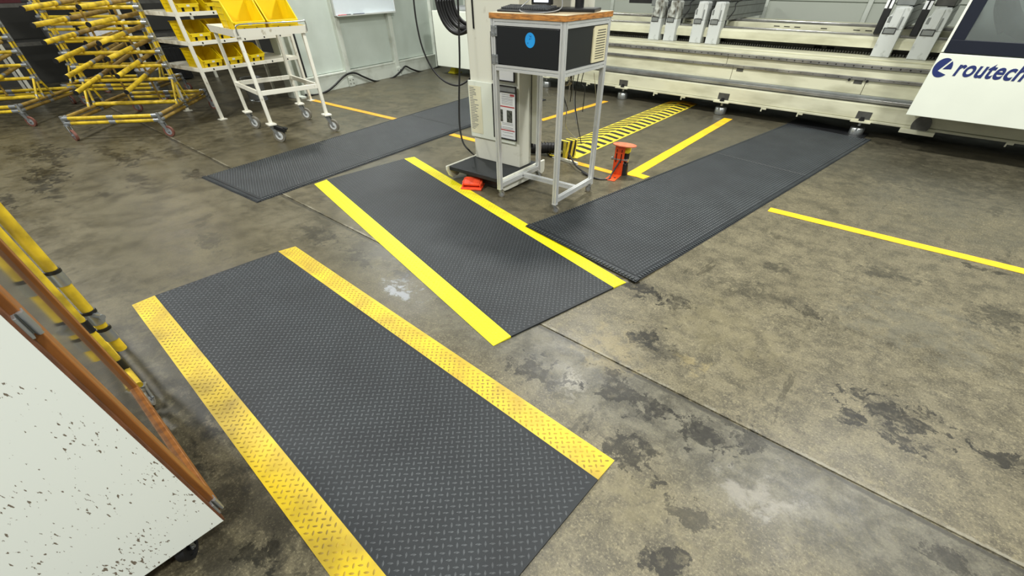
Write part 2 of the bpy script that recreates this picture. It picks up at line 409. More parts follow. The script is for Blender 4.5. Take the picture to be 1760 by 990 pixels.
# left wall: runs from (-9.01, 4.35) along u
W0 = V((-9.02, 4.40, 0)); WU = V((-.188, .982, 0)).normalized(); WN = V((.982, .188, 0)).normalized()
def wl(u, n, z): return W0+WU*u+WN*n+V((0, 0, z))
def wbox(mb, u0, u1, n0, n1, z0, z1):
    p = [wl(u, n, z) for z in (z0, z1) for u, n in ((u0, n0), (u1, n0), (u1, n1), (u0, n1))]
    return mb.add(p, [(0, 3, 2, 1), (4, 5, 6, 7), (0, 1, 5, 4), (1, 2, 6, 5), (2, 3, 7, 6), (3, 0, 4, 7)])
a = MB(); wbox(a, 0, 7.0, -.22, -.08, 0, 3.6); wall_left = struct(a.build('wall_left', wall_paint))
posts = [1.05, 2.47, 3.9, 5.3]
edges = [0.02]+posts+[6.9]
for i in range(len(edges)-1):                     # raised panels between the posts
    a = MB(); wbox(a, edges[i]+.05, edges[i+1]-.04, -.08, -.05, .27, 3.5); a.build('wall_panel', wall_paint, wall_left, .004)
for u in posts:
    a = MB(); wbox(a, u-.055, u+.055, -.08, .03, 0, 3.5); wbox(a, u-.07, u+.07, .03, .045, 0, .16)
    p = a.build('wall_post', wall_trim, wall_left, .004)
    b = MB()
    for du in (-.04, .04):
        for z in (.05, .11): b.cyl(wl(u+du, .045, z), wl(u+du, .055, z), .009, 8)
    b.build('bolts', dark_steel, p, kind='stuff')
a = MB(); wbox(a, 0, 6.9, -.08, .0, 0, .25); wbox(a, 0, 6.9, -.08, .012, .235, .262); struct(a.build('baseboard_left', wall_trim, None, .004))
# end trim with channel and hazard strip
a = MB(); wbox(a, -.30, -.17, -.2, -.02, 0, 3.4); wbox(a, -.10, 0.02, -.2, .02, 0, 3.4); wbox(a, -.17, -.10, -.2, -.09, 0, 3.4)
t1 = struct(a.build('trim_1', wall_trim, None, .003))
a = MB(); wbox(a, .03, .055, -.08, -.03, .1, 2.6); a.build('yellow_strip', tape, t1)
a = MB(); wbox(a, .055, .10, -.08, -.035, .1, 2.6); a.build('black_strip', haz_k, t1)
a = MB(); a.bc((-8.95, 4.2, .012), (.2, .1, .024)); a.build('foot_plate', wall_trim, t1)
# rear wall with panel seams and standing ribs
a = MB(); a.box((-10.3, 10.6, 0), (7, 10.75, 4)); wb = struct(a.build('wall_back', back_panel))
for x in np.arange(-9.6, 6.5, 1.62):
    a = MB(); a.box((x+.03, 10.575, .0), (x+1.59, 10.6, 1.28)); a.box((x+.03, 10.575, 1.295), (x+1.59, 10.6, 3.5))
    a.build('wall_panel', back_panel, wb, .004)
    a = MB(); a.box((x-.035, 10.54, 0), (x+.035, 10.6, 3.5)); a.build('wall_rib', wall_trim, wb, .004)
a = MB(); a.box((-14.6, -4, 0), (-14.4, 11, 3.5)); struct(a.build('wall_far', dark_wall))

# ------------------------------------------------------------------ floor tapes
def tape_strip(p0, p1, w, m, label, z=.0008):
    p0 = V(p0); p1 = V(p1); d = (p1-p0).normalized(); n = V((-d.y, d.x, 0))*w/2; t = V((0, 0, .0016))
    N = max(2, int((p1-p0).length/.25)); mb = MB(); rnd = random.Random(label)
    L_, R_ = [], []
    for i in range(N+1):
        c = p0.lerp(p1, i/N); j = n.normalized()*rnd.uniform(-.003, .003)
        L_.append(c+n+j); R_.append(c-n+j)
    vs = L_+R_; M_ = N+1
    vs = [v+V((0, 0, z)) for v in vs]+[v+V((0, 0, z))+t for v in vs]
    fs = []
    for i in range(N):
        fs += [(2*M_+i, 2*M_+M_+i, 2*M_+M_+i+1, 2*M_+i+1), (i, i+1, M_+i+1, M_+i), (i, 2*M_+i, 2*M_+i+1, i+1), (M_+i, M_+i+1, 3*M_+i+1, 3*M_+i)]
    fs += [(0, M_, 3*M_, 2*M_), (N, 2*M_+N, 3*M_+N, M_+N)]
    mb.add(vs, fs)
    return tag(mb.build('floor_tape', m), label, 'tape')
tape_strip(at(1322, 360), at(1775, 470), .105, tape_bright, 'bright yellow tape line on the floor running off the right edge')
tape_strip(at(537, 172), at(684, 206), .10, tape, 'orange-yellow tape line on floor between the white trolley and the far black runner')
tape_strip(at(776, 231), at(822, 243), .10, tape, 'short orange-yellow tape end on floor left of the white column')
tape_strip(at(965, 273), at(1068, 301), .09, tape, 'orange-yellow tape line passing behind the orange pedal stand')
tape_strip(at(930, 207), at(1042, 174), .10, tape, 'orange-yellow tape line on floor seen behind the workstation legs')
tape_strip(at(1083, 302), at(1252, 204), .13, tape_bright, 'wide yellow tape line on floor from pedal stand toward the machine foot')
tape_strip(at(1092, 300), at(1111, 306), .12, tape_bright, 'short yellow tape stub at the corner beside the long black runner', .0022)

# ------------------------------------------------------------------ mats
def lug_mesh(mb, c, ang, zf, L_=.0125, Wd=.0042, hh=.0030):
    ca, sa = math.cos(ang), math.sin(ang)
    def q(x, y, z): 
        X = c[0]+x*ca-y*sa; Y = c[1]+x*sa+y*ca; return (X, Y, zf(X, Y)+z)
    o = len(mb.v)
    mb.v += [q(-L_, 0, 0), q(-L_*.4, -Wd, 0), q(L_*.4, -Wd, 0), q(L_, 0, 0), q(L_*.4, Wd, 0), q(-L_*.4, Wd, 0), q(-L_*.45, 0, hh), q(L_*.45, 0, hh)]
    for f in ((0, 1, 6), (1, 2, 7, 6), (2, 3, 7), (3, 4, 7), (4, 5, 6, 7), (5, 0, 6)):
        mb.f.append(tuple(i+o for i in f)); mb.sm.append(True)
def bil(c, u, v):                      # c = A,B,C_,D ; u along A->D , v along A->B
    A, B, Cc, D = c
    return A*(1-u)*(1-v)+B*(1-u)*v+Cc*u*v+D*u*(1-v)
def sheet(mb, c, u0, u1, v0, v1, h0, h1, thick0=0., nu=24, zoff=None):
    """slab between two v lines; top height h0 at v0 and h1 at v1"""
    zo = zoff or (lambda X, Y: 0.)
    vs = []
    for i in range(nu+1):
        u = u0+(u1-u0)*i/nu
        for v, h in ((v0, h0), (v1, h1)):
            p = bil(c, u, v); z = zo(p.x, p.y)
            vs += [(p.x, p.y, z+.0006), (p.x, p.y, z+h)]
    fs = []
    for i in range(nu):
        a, b = i*4, (i+1)*4
        fs += [(a+1, a+3, b+3, b+1), (a, b, b+2, a+2), (a, a+1, b+1, b), (a+2, b+2, b+3, a+3)]
    fs += [(0, 2, 3, 1), (nu*4, nu*4+1, nu*4+3, nu*4+2)]
    mb.add(vs, fs); return mb
def diamond_mat(label, c, bw, yel, ylug, name='anti_fatigue_mat', T=.012):
    root = thing(name, label, 'mat', bil(c, .5, .5))
    Wd = (c[1]-c[0]).length; Ln = (c[3]-c[0]).length; f = bw/Wd
    sheet(MB(), c, 0, 1, f, 1-f, T, T).build('rubber_sheet', mat_black, root, world=True)
    mb = MB(); sheet(mb, c, 0, 1, 0, f, .003, T+.0004); mb.build('yellow_border', yel, root, world=True)
    mb = MB(); sheet(mb, c, 0, 1, 1-f, 1, T+.0004, .003); mb.build('yellow_border', yel, root, world=True)
    ax = (c[3]-c[0]).normalized(); ay = V((-ax.y, ax.x, 0)); ang0 = math.atan2(ax.y, ax.x)
    if (c[1]-c[0]).dot(ay) < 0: ay = -ay
    s = .0275; e1 = (ax+ay).normalized(); e2 = (ay-ax).normalized()
    A = c[0]; tb, ty, tz = MB(), MB(), MB()
    n = int(4.6/s)
    # inverse of parallelogram-ish map
    du = c[3]-c[0]; dv = c[1]-c[0]; det = du.x*dv.y-du.y*dv.x
    for i in range(-n, n):
        for j in range(-n, n):
            p = A+e1*(i*s)+e2*(j*s)
            r = p-A; u = (r.x*dv.y-r.y*dv.x)/det; v = (du.x*r.y-du.y*r.x)/det
            # correct for the non-parallel far/near end
            for _ in range(2):
                e = p-bil(c, u, v); u += (e.x*dv.y-e.y*dv.x)/det; v += (du.x*e.y-du.y*e.x)/det
            if u < .004 or u > .996 or v < .012 or v > .988: continue
            if abs(v-f) < .010/Wd or abs(v-1+f) < .010/Wd: continue
            k = (i+j) & 1; an = math.atan2(e1.y, e1.x) if k else math.atan2(e2.y, e2.x)
            if v < f: zf = lambda X, Y, v=v: .003+(T-.0026)*v/f; lug_mesh(ty, p, an, zf)
            elif v > 1-f: zf = lambda X, Y, v=v: .003+(T-.0026)*(1-v)/f; lug_mesh(tz, p, an, zf)
            else: lug_mesh(tb, p, an, lambda X, Y: T)
    tb.build('diamond_tread', mat_lug, root, world=True, kind='stuff')
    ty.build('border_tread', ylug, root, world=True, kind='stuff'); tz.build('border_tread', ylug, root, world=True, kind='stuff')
    return root
m1 = [at(227, 525), at(508, 424), at(1056, 792), V((-.381, -.045, 0))]
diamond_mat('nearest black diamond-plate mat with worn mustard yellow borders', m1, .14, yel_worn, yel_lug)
m2 = [V((-4.672, 2.035, 0)), at(712, 270), at(1076, 486), at(848, 595)]
diamond_mat('middle black diamond-plate mat with bright lemon yellow borders', m2, .145, yel_bright, yel_lug2)

def runner(label, c, cuts, zoff, edge=.05, T=.014):
    root = thing('runner_mat', label, 'mat', bil(c, .5, .5))
    Wd = (c[1]-c[0]).length; Ln = (c[3]-c[0]).length; f = edge/Wd; g = edge/Ln
    # ribbed bevelled edging all round
    mb = MB(); n = 40
    sheet(mb, c, g, 1-g, 0, f, .003, T, nu=n, zoff=zoff); sheet(mb, c, g, 1-g, 1-f, 1, T, .003, nu=n, zoff=zoff)
    ct = [c[1], c[2], c[3], c[0]]
    c_r = [c[0], c[3], c[2], c[1]]
    sheet(mb, c_r, 0, 1, 0, g, .003, T, nu=20, zoff=zoff); sheet(mb, c_r, 0, 1, 1-g, 1, T, .003, nu=20, zoff=zoff)
    mb.build('bevelled_edging', mat_black, root, world=True)
    # small ribs on the edging
    rb = MB()
    def rib(u, v, along_u):
        p = bil(c, u, v); z = zoff(p.x, p.y)
        a_ = (c[3]-c[0]).normalized(); b_ = (c[1]-c[0]).normalized()
        if along_u: a_, b_ = b_, a_
        h = T*.55+z
        vs = [p-a_*.007-b_*.014+V((0, 0, h)), p+a_*.007-b_*.014+V((0, 0, h)), p+a_*.007+b_*.014+V((0, 0, h)), p-a_*.007+b_*.014+V((0, 0, h))]
        vs += [v_+V((0, 0, .006)) for v_ in vs]
        rb.add(vs, [(4, 5, 6, 7), (0, 1, 5, 4), (1, 2, 6, 5), (2, 3, 7, 6), (3, 0, 4, 7)])
    k = int(Ln/.03)
    for i in range(k):
        u = (i+.5)/k
        if g < u < 1-g: rib(u, f*.45, False); rib(u, 1-f*.45, False)
    k = int(Wd/.03)
    for i in range(k):
        v = (i+.5)/k; rib(g*.45, v, True); rib(1-g*.45, v, True)
    rb.build('edging_ribs', mat_lug, root, world=True, kind='stuff')
    cs = [g]+cuts+[1-g]
    for a_, b_ in zip(cs[:-1], cs[1:]):
        e = .003/Ln
        mo = sheet(MB(), c, a_+e, b_-e, f, 1-f, T+.002, T+.002, nu=16, zoff=zoff).build('mat_module', mat_black, root, world=True)
        tb = MB(); nu = max(1, int((b_-a_)*Ln/.029)); nv = int(Wd*(1-2*f)/.029)
        for i in range(nu):
            for j in range(nv):
                u = a_+(b_-a_)*(i+.5+(.25 if j & 1 else -.25))/nu; v = f+(1-2*f)*(j+.5)/nv
                if u < a_+.004 or u > b_-.004: continue
                p = bil(c, u, v); z = zoff(p.x, p.y)+T+.002
                o = len(tb.v); r1, r2 = .0095, .0045
                for r_, zz in ((r1, 0), (r2, .0035)):
                    for k_ in range(6):
                        an = k_*PI/3+.5; tb.v.append((p.x+r_*math.cos(an), p.y+r_*math.sin(an), z+zz))
                for k_ in range(6): tb.f.append((o+k_, o+(k_+1) % 6, o+6+(k_+1) % 6, o+6+k_)); tb.sm.append(True)
                tb.f.append(tuple(range(o+6, o+12))); tb.sm.append(True)
        tb.build('stud_tread', mat_lug, mo, world=True, kind='stuff')
    for u in cuts:
        p, q = bil(c, u, f), bil(c, u, 1-f)
        mb = MB(); z = zoff(p.x, p.y)+T+.0025
        mb.bar(p+V((0, 0, z)), q+V((0, 0, z)), .010, .004); mb.build('seam', mat_seam, root, world=True)
    return root
def z3(X, Y):                                     # the runner's near end lies on the yellow border
    d = Y-2.85; return .0115*max(0., min(1., 1-(d+.15)/.35))+.0
m3 = [at(903, 391), at(1092, 488), at(1497, 241), at(1352, 214)]
runner('long black studded runner mat running from the middle mat to the machine', m3, [.60], z3)
r1a, r1b = at(346, 306), at(442, 349)
nd = (at(813, 216.8)-r1b).normalized(); fd = (at(811.5, 165.6)-r1a).normalized()
m4 = [r1a, r1b, r1b+nd*5.6, r1a+fd*5.75]
runner('long black studded runner mat behind the white trolley and column', m4, [.27, .58], lambda X, Y: 0.)
a = MB(); c_ = [at(1352, 214), at(1372, 204), at(1492, 232), at(1480, 241)]
vs = [p+V((0, 0, z)) for z in (.001, .018) for p in c_]
a.add(vs, [(0, 3, 2, 1), (4, 5, 6, 7), (0, 1, 5, 4), (1, 2, 6, 5), (2, 3, 7, 6), (3, 0, 4, 7)])
tag(a.build('ramp_edging', black, None, .002), 'narrow black ramp edging lying at the machine end of the runner', 'edging')

# ------------------------------------------------------------------ hazard striped cable cover
cc0, cc1 = V((-3.245, 4.56, 0)), V((-3.345, 8.35, 0)); cw = .24
cv = thing('cable_cover', 'low floor cable cover with yellow and black chevron tape', 'cable cover', cc0)
ax = (cc1-cc0).normalized(); ay = V((ax.y, -ax.x, 0))      # ay points to +x
def cvp(s, t, z): return cc0+ax*s+ay*t+V((0, 0, z))
Lc = (cc1-cc0).length
a = MB()
prof = [(-cw, .001), (-cw, .004), (-.06, .022), (.06, .022), (cw, .004), (cw, .001)]
vs = [cvp(s if not (k in (2, 3) and s == 0) else -.16, t, z) for s in (0, Lc) for k, (t, z) in enumerate(prof)]
a.add(vs, [(i, (i+1) % 6, 6+(i+1) % 6, 6+i) for i in range(6)]+[(5, 4, 3, 2, 1, 0), (6, 7, 8, 9, 10, 11)])
a.build('cover_body', haz_y, cv, world=True)
s = .02
def cz(t): return .0228 if abs(t) <= .06 else .0228-.018*(abs(t)-.06)/(cw-.06)
while s < Lc-.42:
    for sd in (-1, 1):
        a = MB(); sl = .03 if sd > 0 else -.80; wd_ = .072
        ts = [.006, .06, cw-.022]
        L0 = [cvp(s+.16+sl*t, t*sd, cz(t)+.0004) for t in ts]; L1 = [cvp(s+.16+wd_+sl*t, t*sd, cz(t)+.0004) for t in ts]
        v_ = L0+L1; v_ += [p+V((0, 0, .001)) for p in v_]
        f_ = [(6+i, 7+i, 10+i, 9+i) for i in (0, 1)]+[(0, 1, 7, 6), (1, 2, 8, 7), (3, 9, 10, 4), (4, 10, 11, 5), (2, 5, 11, 8), (0, 6, 9, 3)]
        a.add(v_, f_); a.build('chevron_stripe', haz_k, cv, world=True)
    s += .165
a = MB(); a.add([cvp(Lc-.30, -cw+.02, .0068), cvp(Lc-.30, cw-.02, .0068), cvp(Lc, cw, .0068), cvp(Lc, -cw, .0068), cvp(Lc-.3, 0, .0265), cvp(Lc, 0, .0265)],
                [(0, 4, 5, 3), (4, 1, 2, 5)])
o = a.build('end_tape', tape, cv, world=True); mo = o.modifiers.new('thick', 'SOLIDIFY'); mo.thickness = .001

# guard bracket at the cover's near end
q = at(988, 262); gb = thing('hose_guard', 'white steel guard box with hazard-taped top at the near end of the cable cover', 'guard', (-3.15, 4.47, 0), math.radians(-8))
a = MB(); a.box((-.10, -.09, .0), (.02, .12, .012)); a.box((-.04, -.09, .012), (-.02, .11, .17)); a.box((-.17, -.04, .012), (-.02, .09, .03)); a.box((-.16, .07, .03), (-.02, .09, .17))
a.box((-.02, -.08, .0), (.30, -.05, .03)); a.build('bracket_body', white, gb, .003)
a = MB(); a.box((-.02, -.05, .02), (.09, .13, .20)); a.build('taped_box', haz_k, gb, .01)
for i, (y0, y1) in enumerate(((-.045, -.005), (.04, .08), (.115, .129))):
    a = MB()
    a.add([(-.018, y0, .2015), (-.018, y1, .2015), (.0915, y1+.02, .2015), (.0915, y0+.02, .2015)], [(0, 3, 2, 1)])
    a.add([(.0915, y0+.02, .2015), (.0915, y1+.02, .2015), (.0915, y1-.02, .02), (.0915, y0-.02, .02)], [(0, 3, 2, 1)])
    a.build('tape_stripe', haz_y, gb)
a = MB(); a.box((-.018, -.052, .02), (.092, -.0505, .2)); a.build('tape_face', haz_y, gb)
a = MB(); a.box((-.005, -.0535, .02), (.045, -.0515, .2)); a.build('tape_stripe', haz_k, gb)
a = MB(); a.cyl((.03, -.05, .09), (.03, -.09, .09), .022, 14); a.build('plug', steel, gb)
a = MB(); a.tube([V((-3.75, 4.30, .07)), V((-3.6, 4.34, .065)), V((-3.45, 4.42, .07)), V((-3.28, 4.50, .09)), V((-3.18, 4.52, .10))], .058, 14)
for i in range(14):
    t = i/13; c0 = V((-3.75, 4.30, .07)).lerp(V((-3.28, 4.49, .085)), t); a.cyl(c0, c0+V((.012, .007, 0)), .063, 14)
tag(a.build('ribbed_hose', rubber_black), 'thick black ribbed hose on floor between column and white guard', 'hose')
a = MB(); a.tube([at(977, 262, .09), at(990, 285, .04), at(1010, 300, .012), at(1040, 309, .008), at(1075, 312, .008), at(1092, 305, .02), at(1112, 285, .05)][:3]+[at(1000, 296, .02), at(1025, 307, .008), at(1045, 308, .008), at(1052, 298, .05), at(1066, 276, .16)], .009, 8)
tag(a.build('cable', rubber_black), 'black cable looping on floor from the guard box to the orange pedal stand', 'cable')

# ------------------------------------------------------------------ orange pedal stand
ps = thing('pedal_stand', 'tall orange steel stand with round pedal plate and yellow switch', 'pedal', (-2.33, 4.36, 0), math.radians(10))
a = MB(); a.box((-.06, -.19, 0), (.05, .03, .008)); a.box((-.06, .02, .008), (.05, .03, .30))
a.build('bracket', orange, ps, .002)
for x in (-.035, .02):
    a = MB(); a.box((x-.006, .0185, .13), (x+.006, .0215, .22)); a.box((x-.004, .0185, .23), (x+.004, .0215, .26)); a.build('slot', hollow, ps)
    a = MB(); a.cyl((x, -.1, .0085), (x, -.1, .0095), .013, 12); a.build('hole', hollow, ps)
a = MB(); n = 28
pts = [(-.075+.02*0, 0)]
out = []
for i in range(n): 
    an = 2*PI*i/n; out.append((.03+.13*math.cos(an), .045+.075*math.sin(an)))
a.prism([(x, y) for x, y in out], (0, 0, .30), (0, 0, .308), (0, 1, 0)); a.build('pedal_plate', orange_pale, ps, 0)
a = MB(); a.box((.0, .05, .22), (.085, .13, .285)); a.build('switch_cap', ink_yellow, ps, .008)
a = MB(); a.cyl((.05, .09, .22), (.05, .09, .14), .035, 16); a.cyl((.05, .08, .10), (.05, .08, .0), .04, 16, .05); a.tube([(.05, .09, .14), (.06, .1, .12), (.05, .08, .09)], .025, 10)
a.build('switch_body', black, ps)
a = MB(); a.cyl((-.08, .03, .16), (.09, .03, .16), .012, 10); a.cyl((-.09, .03, .16), (-.07, .03, .16), .019, 8); a.cyl((.08, .03, .16), (.10, .03, .16), .019, 8)
a.build('cross_bolt', steel, ps)

# ------------------------------------------------------------------ control column with platform
cx0, cx1 = -3.645, -3.03; cyf = 3.50
col = thing('control_column', 'tall off-white machine control column beside the aluminium workstation', 'column', (-3.34, 3.6, 0), math.radians(4))
cL, cR, cD = -.305, .31, .20     # local x range, depth
f0 = -.11
a = MB(); a.box((cL, f0, .145), (cR, f0+cD, 2.0)); a.build('column_body', white, col, .006)
a = MB(); a.box((cR+.01, f0+cD-.01, .34), (cR+.075, f0+cD+.03, 2.0)); a.build('rear_cover', white, col, .003)
a = MB(); a.box((cR-.01, f0+cD-.005, .3), (cR+.02, f0+cD+.01, 2.0)); a.build('gap_shade', hollow, col)  # dark strip standing in for the shaded gap beside the rear cover
a = MB(); a.box((cL-.022, f0-.02, .36), (cR-.045, f0-.001, .86)); cvp_ = a.build('front_cover_plate', cream_clean, col, .004)
a = MB(); a.box((cL-.01, f0-.0225, .40), (cL+.15, f0-.021, .82)); dd = a.build('printed_notice', paper_old, col)
a = MB(); r_ = random.Random(3)
for i in range(26):
    z = .80-i*.0145; a.box((cL, f0-.0232, z), (cL+.04+r_.random()*.07, f0-.0226, z+.006))
a.build('text_lines', ink, dd, kind='stuff')
# framed instruction sheets
def framed(x0, x1, z0, z1, content):
    a = MB(); t = .010
    a.box((x0, f0-.035, z0), (x0+t, f0-.021, z1)); a.box((x1-t, f0-.035, z0), (x1, f0-.021, z1))
    a.box((x0, f0-.035, z0), (x1, f0-.021, z0+t)); a.box((x0, f0-.035, z1-t), (x1, f0-.021, z1))
    a.box((x0, f0-.0355, z1-.055), (x1, f0-.0345, z1-.048))
    fr = a.build('sheet_frame', haz_k, col)
    a = MB(); a.box((x0+t, f0-.028, z0+t), (x1-t, f0-.022, z1-.055)); a.build('paper_sheet', paper, fr)
    a = MB(); a.box((x0+t, f0-.029, z1-.05), (x1-t, f0-.027, z1-t)); a.build('clip_film', zinc, fr)
    if content:
        def bx(n, m_, u0, u1, w0, w1):
            b = MB(); X = lambda u: x0+t+u*(x1-x0-2*t); Z = lambda v: z0+t+v*(z1-z0-.065)
            b.box((X(u0), f0-.0292, Z(w0)), (X(u1), f0-.0285, Z(w1))); return b.build(n, m_, fr)
        bx('red_bar', ink_red, .10, .95, .69, .715); bx('red_bar', ink_red, .10, .95, .175, .20)
        bx('printed_photo', photo_print, .2, .42, .37, .63); bx('printed_photo', photo_print, .6, .85, .37, .63)
        bx('yellow_mark', ink_yellow, .12, .32, .27, .33); bx('blue_mark', ink_blue, .14, .32, .21, .265)
        bx('code_block', ink, .15, .27, .80, .86)
        bx('red_crest', ink_red, .06, .26, .93, .975); bx('red_crest', ink_red, .76, .95, .93, .975)
        b = MB(); X = lambda u: x0+t+u*(x1-x0-2*t); Z = lambda v: z0+t+v*(z1-z0-.065)
        for v in (.95, .91, .87, .84, .81, .78, .75, .34, .31, .25, .22, .13, .06):
            b.box((X(.38), f0-.0292, Z(v)), (X(.88), f0-.0285, Z(v+.008)))
        b.build('text_lines', ink, fr, kind='stuff')
framed(.0, .292, .40, .86, True)
framed(.01, .275, .89, 1.25, False)
a = MB(); a.box((cL+.09, f0-.012, 1.26), (cL+.10, f0+.001, 2.0)); a.build('panel_joint', hollow, col)
a = MB(); a.box((cL, f0+.10, 1.36), (cR+.45, f0+.5, 2.0)); a.build('console_head', white, col, .01)

pf = thing('scale_platform', 'low standing platform with black top and white side plates', 'platform', (-3.33, 3.40, 0), math.radians(4))
a = MB(); a.box((-.335, -.31, .105), (.37, .36, .145)); a.build('platform_top', mat_black, pf, .006)
a = MB(); a.box((-.32, -.25, .085), (.36, .36, .107)); a.build('under_frame', dark_steel, pf)
for sx_, nm in ((-.345, 0), (.372, 1)):
    pts = [(-.34, .15), (-.34, .12), (-.31, .06), (-.27, .025), (-.2, .02), (.42, .02), (.45, .03), (.46, .06), (.46, .15)] if nm else [(-.34, .15), (-.34, .11), (-.31, .05), (-.27, .02), (-.2, .02), (-.12, .06), (.3, .06), (.34, .08), (.34, .15)]
    a = MB(); a.add([(sx_-.012, y, z) for y, z in pts]+[(sx_+.012, y, z) for y, z in pts],
                    [tuple(range(len(pts))), tuple(reversed(range(len(pts), 2*len(pts))))]+[(i, len(pts)+i, len(pts)+(i+1) % len(pts), (i+1) % len(pts)) for i in range(len(pts))])
    a.build('side_plate', white, pf, .004)
a = MB(); a.box((-.2, -.2, .0), (.3, .3, .085)); a.build('scissor_base', dark_steel, pf, .01)

fp = thing('foot_pedal', 'small red-orange foot pedal on the floor under the platform edge', 'pedal', at(813, 322), math.radians(32))
a = MB(); a.box((-.11, -.09, 0), (.11, .09, .02)); a.box((-.09, .02, .02), (.09, .085, .05)); a.build('base', red_orange, fp, .006)
a = MB(); M_ = Matrix.Translation((0, .0, .058)) @ Matrix.Rotation(math.radians(14), 4, 'X'); a.box((-.085, -.06, -.012), (.085, .07, .012), M_); a.box((-.10, -.07, -.045), (-.085, .06, .01), M_); a.box((.085, -.07, -.045), (.10, .06, .01), M_)
a.build('treadle', red_orange, fp, .008)
a = MB(); a.cyl((-.105, .0, .045), (.105, .0, .045), .02, 12); a.build('hinge_pin', orange, fp)

# ------------------------------------------------------------------ coiled and hanging cables
CPn = V((math.cos(math.radians(-60)), -.0, 0))
def camp(x, y, dist): d = ray(x, y); return V((0, 0, H))+d*(dist/ math.hypot(d.x, d.y))
coil = MB()
for k in range(7):
    rr = .30-.013*k; pts = []
    for i in range(25):
        an = PI*(-.02+1.04*i/24)                     # the hanging lower half, plus straight sides
        pts.append((rr*.62*math.cos(PI-an)+.012*k, rr*1.1*math.sin(an)))
    base = camp(783+k*1.0, -6, 5.28+.014*k)
    right = V((.78, .62, 0)); P_ = [base+right*(-rr*.62+.012*k)+V((0, 0, .35))]
    P_ += [base+right*x-V((0, 0, z*(.82+.03*(k % 3)))) for x, z in pts]+[base+right*(rr*.62+.012*k)+V((0, 0, .35))]
    coil.tube(P_, .0165, 8, 2)
tag(coil.build('cable_coil', rubber_black), 'thick coil of black cable hanging at the left of the white column', 'cable')
a = MB(); a.tube([camp(786, -40, 4.98), camp(787, 0, 4.98), camp(789, 60, 4.98), camp(790, 110, 4.98), camp(789, 170, 4.98), camp(790, 215, 4.95), camp(796, 245, 4.9), camp(808, 260, 4.86), at(817, 268, .05)], .009, 8)
tag(a.build('cable', rubber_black), 'black cable hanging straight down through the coil to the floor', 'cable')
a = MB(); a.tube([camp(709, -40, 7.2), camp(711, 0, 7.2), camp(717, 45, 7.2), camp(727, 85, 7.2), camp(743, 118, 7.2), camp(763, 139, 7.15), camp(785, 147, 7.1), camp(802, 140, 7.05), camp(813, 126, 7.0), camp(818, 100, 7.0)], .011, 8)
tag(a.build('cable', rubber_black), 'black cable hanging in a wide loop in front of the left wall', 'cable')
a = MB(); P_ = [(525, 163), (545, 163), (562, 157), (575, 147), (590, 132), (601, 126), (612, 126), (625, 132), (645, 139.5), (662, 139), (678, 132), (690, 121), (697, 114), (708, 119), (722, 123), (738, 122), (748, 117), (757, 113)]
a.tube([pl(x, y, wl(0, .075, 0), WN) for x, y in P_], .017, 8)
tag(a.build('cable', rubber_black), 'thick black cable draped in waves along the foot of the left wall', 'cable')

# ------------------------------------------------------------------ whiteboard
u0, u1 = 1.02, 2.62
wbd = thing('whiteboard', 'white marker board hung on the left wall posts', 'whiteboard', wl(1.8, .07, 1.5))
a = MB(); wbox(a, u0, u1, .05, .065, 1.10, 2.2); a.build('board', whiteboard_m, wbd, world=True)
a = MB(); wbox(a, u0-.015, u0, .045, .075, 1.09, 2.2); wbox(a, u1, u1+.015, .045, .075, 1.09, 2.2); wbox(a, u0, u1, .045, .075, 1.085, 1.10); a.build('frame', alu, wbd, world=True)
a = MB(); wbox(a, u0+.02, u1-.05, .065, .13, 1.078, 1.086); wbox(a, u0+.02, u1-.05, .125, .13, 1.086, 1.096); a.build('pen_tray', alu, wbd, world=True)
for i, (u, m_, nm) in enumerate(((1.08, ink_red, 'red'), (1.16, ink_red, 'second red'), (1.27, black, 'black'), (1.45, black, 'long black'), (1.62, blue_dark, 'blue'))):
    a = MB(); a.cyl(wl(u, .10, 1.0965), wl(u+(.09 if i != 3 else .16), .10, 1.0965), .009, 10); a.cyl(wl(u-.02, .10, 1.0965), wl(u+.01, .10, 1.0965), .0095, 10)
    tag(a.build('marker_pen', m_), nm+' marker pen lying on the whiteboard tray', 'pen', 'pens on the whiteboard tray')

# ------------------------------------------------------------------ white cabinet at the back left
cb = thing('machine_cabinet', 'large plain white cabinet on short legs behind the coil of cable', 'cabinet', (-8.2, 8.0, 0), math.radians(4.6))
a = MB(); a.box((-.80, -.36, .15), (1.15, .9, 1.10)); a.build('cabinet_body', cream_clean, cb, .01)
a = MB(); a.box((-.70, -.2, 1.10), (1.05, .8, 1.16)); a.build('top_cover', grey_box, cb, .02)
a = MB(); a.box((.30, -.365, .17), (.305, -.36, 1.08)); a.build('door_joint', dark_steel, cb)
for x, y in ((-.66, .0), (1.0, .0), (-.66, .75), (1.0, .75)):
    a = MB(); a.box((x-.06, y-.14, 0), (x+.16, y+.1, .012)); a.add([(x-.05, y-.12, .012), (x+.12, y-.12, .012), (x+.12, y+.06, .012), (x-.05, y+.06, .012), (x+.0, y-.02, .15), (x+.1, y-.02, .15), (x+.1, y+.06, .15), (x+.0, y+.06, .15)],
          [(0, 1, 5, 4), (1, 2, 6, 5), (2, 3, 7, 6), (3, 0, 4, 7)]); a.build('leg', ink_yellow, cb)

